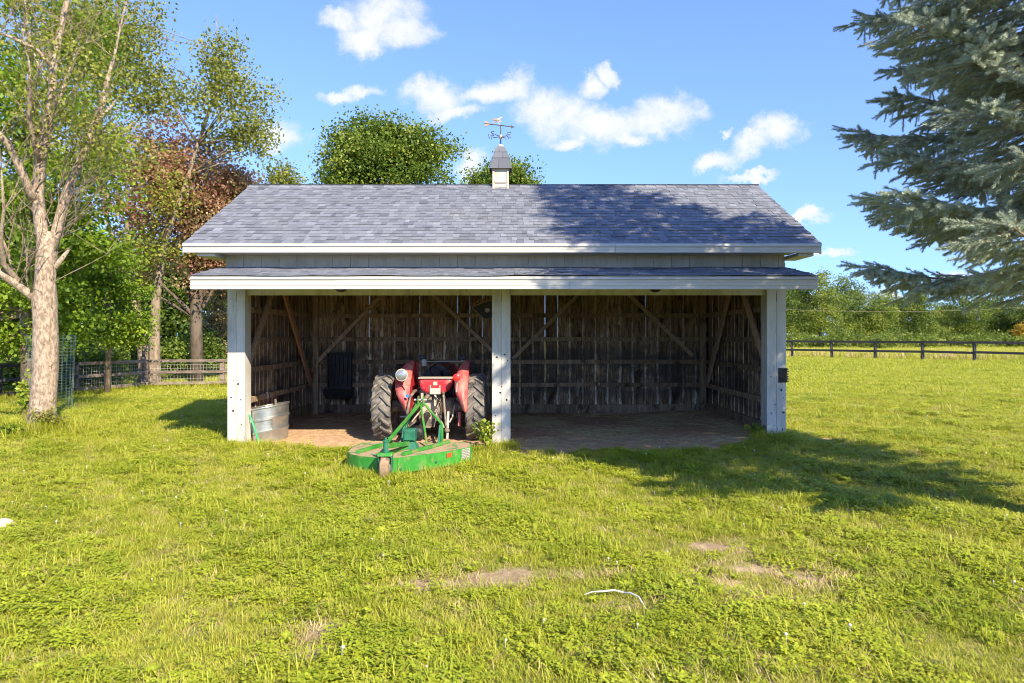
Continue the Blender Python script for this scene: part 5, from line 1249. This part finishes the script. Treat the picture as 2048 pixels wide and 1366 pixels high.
# the far wood on the other side of the field
FAR = [(1545, 118, 575, 70), (1590, 130, 566, 60), (1640, 120, 548, 62), (1690, 135, 572, 55), (1738, 125, 578, 60), (1785, 140, 590, 52), (1835, 132, 600, 55), (1880, 150, 606, 52), (1925, 140, 596, 56), (1975, 155, 600, 55), (2020, 146, 598, 56), (2075, 140, 590, 62), (2140, 150, 596, 62), (2210, 140, 585, 66), (1610, 165, 590, 60), (1760, 170, 600, 64), (1900, 175, 612, 60), (2000, 180, 608, 64)]
whichs = ['first', 'second', 'third', 'fourth', 'fifth', 'sixth', 'seventh', 'eighth', 'ninth', 'tenth', 'eleventh', 'twelfth', 'thirteenth', 'fourteenth']
fl = []
for i, (px, Y, top, hw) in enumerate(FAR):
    x = T(px, Y); h = (CH + (HY - top) * Y / F) * (1.24 if i % 3 == 0 else 1.08); r = hw * Y / F * (0.72 if i % 3 == 0 else 1.0)
    lab = ('%s tree of the far wood, counting from the shed post' % whichs[i]) if i < 14 else 'treetop showing over the front row of the far wood, %s from the shed' % ['nearest', 'next', 'third', 'farthest'][i - 14]
    lab = lab.replace('nearest', 'first')
    clump_tree('woodland_tree', lab, (x, Y), [(x, Y, -0.2, 0.3), (x, Y, h * 0.4, 0.22), (x, Y, h * 0.85, 0.05)], [(x, Y, h * 0.58, r, r * 0.8, h * 0.40), (x, Y - 1, h * 0.26, r * 1.0, r * 0.8, h * 0.25, 0.65)], 105, 150, 0.72, 0.29, 'leaf_far', 'bark_dark', 8, 80 + i, group='trees of the far wood', tint=(0.22 + 0.5 * ((i * 7) % 5) / 4, 0.28), up=0.5, squash=0.6)
x = T(2046, 128)
clump_tree('golden_tree', 'small golden-leaved tree in front of the far wood', (x, 128), [(x, 128, -0.1, 0.12), (x, 128, 2, 0.1), (x, 128, 3.8, 0.03)], [(x, 128, 2.6, 1.5, 1.3, 2.0)], 50, 60, 0.45, 0.34, 'leaf_gold', 'bark_dark', 8, 120)
for i, (px, Y, r, h) in enumerate(((1580, 100, 3.0, 2.6), (1622, 104, 3.2, 2.2), (1668, 100, 3.0, 3.0), (1712, 103, 3.4, 2.4), (1760, 98, 3.2, 2.0), (1800, 102, 3.4, 2.9), (1850, 104, 3.3, 2.2), (1900, 108, 3.4, 2.6), (1952, 104, 3.2, 2.1), (2010, 108, 3.4, 2.5), (2070, 105, 3.4, 2.3))):
    x = T(px, Y)
    clump_tree('field_shrub', '%s low shrub at the foot of the far wood, counting from the shed post' % whichs[i], (x, Y), [(x, Y, -0.1, 0.08), (x, Y, h * 0.5, 0.05), (x, Y, h * 0.8, 0.02)], [(x, Y, h * 0.42, r, r * 0.7, h * 0.5)], 30, 60, 0.42, 0.28, 'leaf_far', 'bark_dark', 5, 140 + i, group='shrubs before the far wood', tint=(0.6, 0.2), cat='shrub')
# power line strung before the wood
mb = MB()
for h0, h1 in ((0.0, 0.0),):
    a, b = W(1540, 617, 95), W(2300, 590, 95)
    pts = [a.lerp(b, f) - Vector((0, 0, 1.2 * 4 * f * (1 - f))) for f in np.linspace(0, 1, 25)]
    mb.tube(pts, 0.02, 5)
tag(obj('power_line', mb, M['vane'], None, loc=tuple(W(1540, 617, 95))), 'thin overhead wire strung in front of the far wood', 'wire')

# ------------------------------------------------------------------ scatter helper (instances on points)
def templates(name, meshes):
    c = bpy.data.collections.new(name)
    for i, me in enumerate(meshes): c.objects.link(bpy.data.objects.new('%s_%02d' % (name, i), me))
    return c

def scatter(name, P, rot, scl, idx, coll, parent=None):
    P = np.asarray(P, np.float32); n = len(P)
    me = bpy.data.meshes.new(name); me.vertices.add(n)
    me.vertices.foreach_set('co', (P - np.array(org_of(parent), np.float32)).ravel())
    a = me.attributes.new('rot', 'FLOAT_VECTOR', 'POINT'); a.data.foreach_set('vector', np.asarray(rot, np.float32).ravel())
    add_attr(me, 'scl', scl); a = me.attributes.new('idx', 'INT', 'POINT'); a.data.foreach_set('value', np.asarray(idx, np.int32)); me.update()
    o = bpy.data.objects.new(name, me); COL.objects.link(o); ORG[o.name] = org_of(parent)
    if parent: o.parent = parent
    ng = bpy.data.node_groups.new(name, 'GeometryNodeTree')
    ng.interface.new_socket('Geometry', in_out='INPUT', socket_type='NodeSocketGeometry'); ng.interface.new_socket('Geometry', in_out='OUTPUT', socket_type='NodeSocketGeometry')
    N = ng.nodes; L = ng.links
    gi, go = N.new('NodeGroupInput'), N.new('NodeGroupOutput')
    iop = N.new('GeometryNodeInstanceOnPoints'); ci = N.new('GeometryNodeCollectionInfo')
    ci.inputs['Collection'].default_value = coll; ci.inputs['Separate Children'].default_value = True; ci.inputs['Reset Children'].default_value = True
    def attr(nm, typ):
        q = N.new('GeometryNodeInputNamedAttribute'); q.data_type = typ; q.inputs['Name'].default_value = nm; return q.outputs['Attribute']
    er = N.new('FunctionNodeEulerToRotation'); L.new(attr('rot', 'FLOAT_VECTOR'), er.inputs[0])
    L.new(gi.outputs[0], iop.inputs['Points']); L.new(ci.outputs[0], iop.inputs['Instance'])
    iop.inputs['Pick Instance'].default_value = True; L.new(attr('idx', 'INT'), iop.inputs['Instance Index'])
    L.new(er.outputs[0], iop.inputs['Rotation']); L.new(attr('scl', 'FLOAT'), iop.inputs['Scale'])
    L.new(iop.outputs[0], go.inputs[0])
    m = o.modifiers.new('scatter', 'NODES'); m.node_group = ng
    return o

# ------------------------------------------------------------------ blue spruce
def sprig_mesh(seed, L=0.17, n=130, nl=0.033):
    g = np.random.default_rng(seed); V = []; Fc = []; tip = []
    for k in range(4):
        a = 2 * math.pi * k / 4; V.append((0, 0.003 * math.cos(a), 0.003 * math.sin(a))); tip.append(0)
    V.append((L, 0, 0)); tip.append(0.3)
    for k in range(4): Fc.append((k, (k + 1) % 4, 4))
    for i in range(n):
        x = L * (0.02 + 0.98 * (i + g.random()) / n); a = g.uniform(0, 2 * math.pi)
        out = np.array([0, math.cos(a), math.sin(a)]); d = out * 0.8 + np.array([0.75, 0, 0]) + g.normal(size=3) * 0.15; d /= np.linalg.norm(d)
        l = nl * g.uniform(0.75, 1.2) * (1.0 if x < L * 0.85 else 0.85); s = np.cross(d, out + np.array([0.3, 0.1, 0])); s /= np.linalg.norm(s) + 1e-9
        p = np.array([x, 0, 0]); o = len(V); w = 0.0030
        V += [tuple(p - s * w), tuple(p + s * w), tuple(p + d * l)]; tip += [0.1, 0.1, 1.0]; Fc.append((o, o + 1, o + 2))
    me = bpy.data.meshes.new('sprig'); me.from_pydata(V, [], Fc); add_attr(me, 'tip', tip); me.materials.append(M['needle']); return me

def build_spruce():
    bx, by, H = 5.75, 6.15, 12.3
    t = thing('blue_spruce', (bx, by, float(gz(bx, by))), 'large blue-green spruce reaching over the lawn beside the shed', 'tree')
    obj('trunk', MB().tube([(bx, by, -0.1), (bx, by, 1.2), (bx + .03, by, 4), (bx, by, 8), (bx, by, H)], [0.27, 0.22, 0.17, 0.1, 0.015], 12, jit=0.04), M['bark_dark'], t, smooth='all')
    rr = random.Random(31); P = []; R = []; S = []; mb = MB()
    z = 2.62
    def sprig(p, d, s=1.0):
        P.append(p); R.append((rr.uniform(0, 6.28), -math.asin(max(-1, min(1, d.z))), math.atan2(d.y, d.x))); S.append(s * rr.uniform(0.85, 1.2))
    while z < H - 0.4:
        rad = min(2.2, 0.40 * (H - z)); nb = 7; a0 = rr.uniform(0, 6.28)
        for b in range(nb):
            az = a0 + b * 2 * math.pi / nb + rr.uniform(-0.2, 0.2); Lb = rad * rr.uniform(0.84, 1.06); zz = z + rr.uniform(-0.12, 0.12)
            h = Vector((math.cos(az), math.sin(az), 0)); sidev = Vector((-h.y, h.x, 0)); drop = -0.10 - 0.12 * (1 - z / H)
            n = 9; pts = []
            for i in range(n + 1):
                f = i / n; pts.append(Vector((bx, by, zz)) + h * (Lb * f) + Vector((0, 0, Lb * (drop * f + 0.20 * f * f * f))))
            r0 = 0.032 if z < 7 else 0.02
            mb.tube(pts, list(np.linspace(r0, 0.005, n + 1)), 5, cap=False)
            dens = 1.0 if z < 6.5 else 0.6
            ns = int(Lb * 10 * dens) + 2
            for k in range(ns):
                f = 0.16 + 0.84 * (k + rr.random()) / ns; i = min(int(f * n), n - 1); p = pts[i].lerp(pts[i + 1], f * n - i); ax = (pts[i + 1] - pts[i]).normalized()
                for s in (-1, 1):
                    l2 = Lb * 0.30 * (1.0 - 0.66 * f) * rr.uniform(0.7, 1.15) + 0.12
                    d = (ax * rr.uniform(0.55, 0.9) + sidev * s * rr.uniform(0.6, 0.95) + Vector((0, 0, rr.uniform(-0.42, 0.02)))).normalized()
                    e = p + d * l2 + Vector((0, 0, -0.06 * l2)); mb.tube([p, p.lerp(e, 0.5) + Vector((0, 0, 0.01)), e], [0.006, 0.004, 0.003], 3, cap=False)
                    # foliage only on the outer part of a branch; the shaded inside is bare
                    q0 = 0.1 if f > 0.5 else (0.55 if f > 0.33 else 2.0)
                    m = max(1, int(l2 / 0.085)); lim = []
                    for j in range(m):
                        u = (j + 0.5) / m
                        if u < q0: continue
                        c = p.lerp(e, u); dd = (d + Vector((rr.gauss(0, .3), rr.gauss(0, .3), rr.gauss(-0.12, .22)))).normalized(); sprig(c, dd)
                        if rr.random() < 0.75 * dens:
                            for s2 in (-1, 1):
                                dd = (d * 0.75 + ax.cross(Vector((0, 0, 1))) * s2 * 0.25 + ax * s2 * 0.5 + Vector((0, 0, rr.uniform(-0.45, 0.1)))).normalized(); sprig(c, dd, 0.9)
                    if q0 < 2: sprig(e - d * 0.04, d, 1.0)
            for f in np.arange(0.55, 1.0, 0.045 if dens == 1 else 0.09):
                i = min(int(f * n), n - 1); p = pts[i].lerp(pts[i + 1], f * n - i); ax = (pts[i + 1] - pts[i]).normalized()
                sprig(p, (ax + Vector((rr.gauss(0, .35), rr.gauss(0, .35), rr.gauss(0.18, .25)))).normalized(), 1.05)
            sprig(pts[-1] - h * 0.05, (pts[-1] - pts[-2]).normalized(), 1.15)
        z += 0.34
    obj('branches', mb, M['twig'], t)['kind'] = 'stuff'
    coll = templates('sprig', [sprig_mesh(i) for i in range(4)])
    scatter('needles', P, R, S, [rr.randrange(4) for _ in P], coll, t)['kind'] = 'stuff'
    print('spruce sprigs', len(P))
build_spruce()

# ------------------------------------------------------------------ grass
def blade(V, Fc, g, base, h, w, lean, az, bend=1.6):
    d = np.array([math.cos(az), math.sin(az), 0]); s = np.array([-d[1], d[0], 0]); o = len(V)
    for k, (f, ww) in enumerate(((0, 1.0), (0.42, 0.85), (0.78, 0.5))):
        p = np.array(base) + d * lean * h * f ** bend + np.array([0, 0, h * f * (1 - 0.25 * lean * f)])
        V += [tuple(p - s * w * ww / 2), tuple(p + s * w * ww / 2)]
    V.append(tuple(np.array(base) + d * lean * h + np.array([0, 0, h * (1 - 0.3 * lean)])))
    Fc += [(o, o + 1, o + 3, o + 2), (o + 2, o + 3, o + 5, o + 4), (o + 4, o + 5, o + 6)]

def tuft(seed, n, r, h0, h1, w, lean=(0.15, 0.8), mat='grass'):
    g = np.random.default_rng(seed); V = []; Fc = []
    for i in range(n):
        a, q = g.uniform(0, 6.28), r * math.sqrt(g.random())
        blade(V, Fc, g, (q * math.cos(a), q * math.sin(a), -0.01), g.uniform(h0, h1), w * g.uniform(0.7, 1.3), g.uniform(*lean), g.uniform(0, 6.28))
    me = bpy.data.meshes.new('tuft'); me.from_pydata(V, [], Fc); me.materials.append(M[mat]); return me

def clover_mesh(seed, n=22, r=0.075, flower=False):
    g = np.random.default_rng(seed); V = []; Fc = []
    for i in range(n):
        a, q = g.uniform(0, 6.28), r * math.sqrt(g.random()); c = np.array([q * math.cos(a), q * math.sin(a), g.uniform(0.025, 0.06)])
        t1 = g.normal(size=3) * 0.25; t1[2] = 0
        s = g.uniform(0.007, 0.012)
        for k in range(3):
            b = a + k * 2.1; d = np.array([math.cos(b), math.sin(b), g.normal(0, 0.25)]); e = np.array([-math.sin(b), math.cos(b), g.normal(0, 0.2)]); o = len(V)
            V += [tuple(c), tuple(c + d * s * 0.8 + e * s * 0.75), tuple(c + d * s * 1.7 + e * s * 0.4), tuple(c + d * s * 1.7 - e * s * 0.4), tuple(c + d * s * 0.8 - e * s * 0.75)]
            Fc.append((o, o + 1, o + 2, o + 3, o + 4))
    me = bpy.data.meshes.new('clover'); me.from_pydata(V, [], Fc); me.materials.append(M['clover']); return me

def rosette(seed):
    g = np.random.default_rng(seed); V = []; Fc = []
    for i in range(9):
        az = i * 0.7 + g.uniform(-.2, .2); L = g.uniform(0.035, 0.07); d = np.array([math.cos(az), math.sin(az), 0]); s = np.array([-d[1], d[0], 0]); o = len(V)
        for f, w, z in ((0.05, 0.15, 0.01), (0.45, 0.55, 0.045), (0.8, 0.42, 0.05), (1.0, 0.05, 0.038)):
            p = d * L * f + np.array([0, 0, z]); V += [tuple(p - s * L * w * 0.35), tuple(p + s * L * w * 0.35)]
        for k in range(3): Fc.append((o + 2 * k, o + 2 * k + 1, o + 2 * k + 3, o + 2 * k + 2))
    me = bpy.data.meshes.new('rosette'); me.from_pydata(V, [], Fc); me.materials.append(M['clover']); return me

def flower_mesh():
    mb = MB().ball((0, 0, 0.075), 0.0075, 6); mb.tube([(0, 0, 0), (0.004, 0, 0.07)], 0.0015, 4)
    me = mb.mesh('flower'); me.materials.append(M['petal']); return me

def build_grass():
    g = np.random.default_rng(99)
    short = [tuft(i, 30, 0.085, 0.03, 0.075, 0.0065, (0.3, 1.2)) for i in range(4)]          # 0-3
    longer = [tuft(10 + i, 22, 0.07, 0.08, 0.17, 0.006, (0.2, 0.95)) for i in range(2)]  # 4-5
    clo = [clover_mesh(20 + i) for i in range(3)]                                     # 6-8
    ros = [rosette(30), rosette(31)]                                                  # 9-10
    dry = [tuft(40 + i, 16, 0.09, 0.05, 0.11, 0.004, (0.7, 1.6), 'straw') for i in range(2)]  # 11-12
    flo = [flower_mesh()]                                                             # 13
    far = [tuft(50 + i, 26, 0.16, 0.05, 0.11, 0.014) for i in range(3)]             # 14-16
    coll = templates('lawn', short + longer + clo + ros + dry + flo + far)
    P = []; S = []; I = []
    def zone(y0, y1, dens, kinds, probs, sc, xk=0.95, xpad=1.5):
        area = (y1 - y0) * 2 * (xk * (y0 + y1) / 2 + xpad); n = int(area * dens)
        y = np.sqrt(g.uniform(y0 ** 2, y1 ** 2, n)); x = g.uniform(-1, 1, n) * (xk * y + xpad)
        d = dirt(x, y) + np.where(y < 8.5, 0.75, 0.25) * (g.random(n) - 0.5)
        wave = np.sin(x * 1.9 + 2 * np.sin(y * 0.9)) * np.sin(y * 1.6 + x * 0.7) + 0.6 * np.sin(x * 4.3 + y * 3.1)
        keep = (d < 0.42) & ~((x > -4.62) & (x < 4.45) & (y > 11.35) & (y < 15.6))
        x, y, wave = x[keep], y[keep], wave[keep]; n = len(x)
        k = g.choice(kinds, n, p=probs)
        cl = np.isin(k, (6, 7, 8))
        k = np.where((dirt(x, y) > 0.18) & (y < 9) & (g.random(n) < 0.45), g.integers(11, 13, n), k)
        k = np.where(cl & (wave < -0.35) & (g.random(n) < 0.75), g.integers(0, 4, n), k)
        k = np.where((wave > 0.9) & (g.random(n) < 0.35) & (k < 4) & (y0 < 16), g.integers(6, 9, n), k)
        s = sc * g.uniform(0.7, 1.25, n) * (1 + 0.18 * np.clip(wave, -1, 1))
        P.append(np.stack([x, y, gz(x, y) - 0.004], 1)); S.append(s); I.append(k)
    near = [0, 1, 2, 3, 4, 5, 6, 7, 8, 9, 10, 11, 12, 13]
    pn = np.array([.13, .13, .13, .13, .025, .025, .095, .095, .095, .004, .004, .03, .03, .003]); pn /= pn.sum()
    zone(2.4, 7.5, 400, near, pn, 0.92)
    zone(7.5, 12.5, 220, near, pn, 1.0, 1.0, 1.5)
    midk = [0, 1, 2, 3, 4, 6, 7, 11, 13]; pm = np.array([.2, .2, .2, .2, .03, .06, .06, .03, .004]); pm /= pm.sum()
    zone(12.5, 20, 90, midk, pm, 1.2, 1.0, 2)
    zone(20, 34, 26, [14, 15, 16], [.34, .33, .33], 1.0, 0.95, 3)
    zone(34, 60, 9, [14, 15, 16], [.34, .33, .33], 1.5, 0.95, 3)
    # taller fringe along posts, mower, tank, tree foot and fence
    def fringe(pts, n, r, sc, kinds=(4, 5)):
        for (x, y) in pts:
            xx = g.normal(x, r, n); yy = g.normal(y, r * 0.7, n); ok = ~((xx > -4.3) & (xx < 4.2) & (yy > 11.3) & (yy < 15.6))
            xx, yy = xx[ok], yy[ok]
            P.append(np.stack([xx, yy, gz(xx, yy)], 1)); S.append(sc * g.uniform(0.7, 1.3, len(xx))); I.append(g.choice(kinds, len(xx)))
    fringe([(-4.5, 11.05), (-4.1, 11.05), (-3.8, 11.12), (4.35, 11.0), (4.2, 11.1), (-0.25, 11.02), (-0.08, 11.05), (-4.6, 11.0)], 26, 0.16, 1.0)
    fringe([(-2.2, 8.85), (-1.9, 8.62), (-1.6, 8.5), (-1.3, 8.62), (-1.0, 8.9), (-0.7, 9.25), (-0.45, 9.6), (-0.35, 10.2), (-0.3, 10.8)], 34, 0.13, 1.0)
    fringe([(-8.9, 12.1), (-8.5, 11.95), (-8.15, 12.2), (-9.0, 12.5), (-8.2, 12.6)], 34, 0.2, 1.7)
    for (xa, ya), (xb, yb) in zip(LF[:-1], LF[1:]): fringe([(xa + (xb - xa) * f, ya + (yb - ya) * f) for f in np.linspace(0, 1, 8)], 16, 0.22, 1.6)
    P_ = np.concatenate(P); n = len(P_)
    rot = np.stack([g.normal(0, 0.10, n), g.normal(0, 0.10, n), g.uniform(0, 6.28, n)], 1)
    o = scatter('lawn_grass', P_, rot, np.concatenate(S), np.concatenate(I), coll)
    tag(o, 'short sunlit lawn grass and clover around the shed', 'grass', kind='stuff')
    print('grass', n)
    # uncut field beyond the black fence
    fm = [tuft(70 + i, 26, 0.5, 0.35, 0.8, 0.03, (0.1, 0.5), 'field') for i in range(3)] + [tuft(76, 22, 0.45, 0.4, 0.9, 0.03, (0.1, 0.6), 'straw')]
    n = 30000; x = g.uniform(5, 150, n); y = g.uniform(50, 125, n); lim = 58.5 - (x - 24.0) * 9.5 / 9.2
    k = (y > lim + 0.7); x, y = x[k], y[k]; keep = g.random(len(x)) < np.clip(1.3 - (y - lim[k]) / 60, 0.25, 1); x, y = x[keep], y[keep]
    o = scatter('field_grass', np.stack([x, y, gz(x, y)], 1), np.stack([x * 0, x * 0, g.uniform(0, 6.28, len(x))], 1), g.uniform(0.5, 1.1, len(x)) * np.where(y - (58.5 - (x - 24) * 1.03) < 8, 1.0, 0.6), np.where((y - (58.5 - (x - 24) * 1.03) < 7) & (g.random(len(x)) < 0.35), 3, g.integers(0, 3, len(x))), templates('field', fm))
    tag(o, 'uncut yellow-green grass in the field beyond the black fence', 'grass', kind='stuff')
    # straw litter on the dirt floor
    st = []
    for i in range(3):
        r = random.Random(i); mb = MB()
        for k in range(14):
            a = r.uniform(0, 6.28); x, y = r.uniform(-.12, .12), r.uniform(-.12, .12); l = r.uniform(0.03, 0.10); d = Vector((math.cos(a), math.sin(a), r.uniform(-.03, .08)))
            mb.bar(Vector((x, y, 0.006)), Vector((x, y, 0.006)) + d * l, 0.003, 0.002)
        me = mb.mesh('straw'); me.materials.append(M['straw']); st.append(me)
    n = 1500; x = g.uniform(-0.1, 4.3, n); y = g.uniform(10.7, 15.3, n); k = (np.sin(x * 2.2 + 1) * np.sin(y * 1.9) + g.random(n)) > 0.45
    x, y = x[k], y[k]; x2 = g.uniform(-4.2, -0.4, 120); y2 = g.uniform(11.2, 15.2, 120); x = np.concatenate([x, x2]); y = np.concatenate([y, y2])
    o = scatter('straw_litter', np.stack([x, y, gz(x, y) + 0.002], 1), np.stack([x * 0, x * 0, g.uniform(0, 6.28, len(x))], 1), g.uniform(0.7, 1.4, len(x)), g.integers(0, 3, len(x)), templates('straw', st))
    tag(o, 'loose dry straw littering the dirt floor of the shed', 'straw', kind='stuff')
build_grass()

# ------------------------------------------------------------------ small plants and odds on the lawn
def weed(name, label, x, y, h, n, spread, ls, seed, mat='leaf_weed', cat='plant'):
    z = float(gz(x, y)); t = thing(name, (x, y, z), label, cat); g = np.random.default_rng(seed); P = []; r = random.Random(seed)
    for i in range(n):
        a = r.uniform(0, 6.28); e = Vector((x + math.cos(a) * spread * r.uniform(0.2, 1), y + math.sin(a) * spread * 0.6 * r.uniform(0.2, 1), z + h * r.uniform(0.55, 1)))
        pts = bez((x + r.uniform(-.04, .04), y + r.uniform(-.04, .04), z - 0.02), (x + (e.x - x) * 0.2, y + (e.y - y) * 0.2, z + h * 0.6), e, 6)
        obj('stem', MB().tube(pts, list(np.linspace(0.006, 0.002, 6)), 5, cap=False), M['leaf_weed'] if False else M['hose'] if False else M['twig'], t)
        for q in pts[2:]: P += [tuple(q + Vector((r.gauss(0, .035), r.gauss(0, .035), r.gauss(0, .03)))) for _ in range(7)]
    leaves('foliage', P, g.uniform(0.6, 1.2, len(P)) * ls, g.normal(0.6, 0.25, len(P)), M[mat], t, up=0.8, seed=seed)
weed('young_sapling', 'leafy yellow-green sapling growing at the foot of the centre post', -0.42, 10.95, 0.44, 9, 0.22, 0.075, 201)
weed('low_weed', 'small dark green weed at the foot of the dappled post', 4.02, 11.25, 0.20, 7, 0.25, 0.06, 202, 'leaf_maple')
weed('climbing_weed', 'pale green vine climbing beside the thick flaky trunk', W(50, 0, 12.5).x, 12.5, 1.0, 6, 0.16, 0.10, 203)
weed('tree_foot_weed', 'brownish weed tangle around the foot of the flaky trunk', -8.2, 12.15, 0.45, 12, 0.45, 0.06, 204, 'leaf_olive')
weed('clover_weed', 'bushy dark green weed in front of the flaky trunk', -8.75, 11.75, 0.22, 12, 0.40, 0.055, 205, 'leaf_maple')

def build_lawn_odds():
    c = W(3, 1057, 6.38); c.z = float(gz(c.x, c.y)) + 0.03
    g = random.Random(4); mb = MB().ball((0, 0, 0), 0.095, 10, (1.15, 0.9, 0.62))
    mb.v = [(c.x + p[0] * (1 + g.uniform(-.06, .06)), c.y + p[1] * (1 + g.uniform(-.06, .06)), c.z + p[2] * (1 + g.uniform(-.06, .06))) for p in mb.v]
    tag(obj('field_stone', mb, M['stone'], None, smooth='all', loc=tuple(c)), 'rounded pale stone lying on the lawn at the picture edge', 'stone')
    a = W(-30, 1000, 6.9)
    tag(obj('tent_stake', MB().tube([(a.x, a.y, 0.42), (a.x + 0.12, a.y - 0.2, 0.14), (a.x + 0.19, a.y - 0.3, -0.02)], [0.022, 0.022, 0.018], 8), M['green_dark'], None, smooth=True, loc=(a.x, a.y, 0)), 'dark green slanting rod stuck in the lawn behind the pale stone', 'rod')
    pts = [W(1168, 1196, 4.68), W(1185, 1196, 4.68), W(1205, 1195, 4.69), W(1228, 1194, 4.70), W(1248, 1196, 4.68), W(1262, 1202, 4.62), W(1278, 1211, 4.55), W(1293, 1219, 4.48)]
    for p in pts: p.z = float(gz(p.x, p.y)) + 0.045 + 0.012 * math.sin(p.x * 40)
    pts[0].z -= 0.03; pts[-1].z -= 0.04
    tag(obj('rope_end', MB().tube(pts, [0.003, 0.005, 0.006, 0.0065, 0.006, 0.0065, 0.005, 0.003], 8), M['rope'], None, smooth=True, loc=tuple(pts[3])), 'short white rope end lying in the lawn', 'rope')
build_lawn_odds()
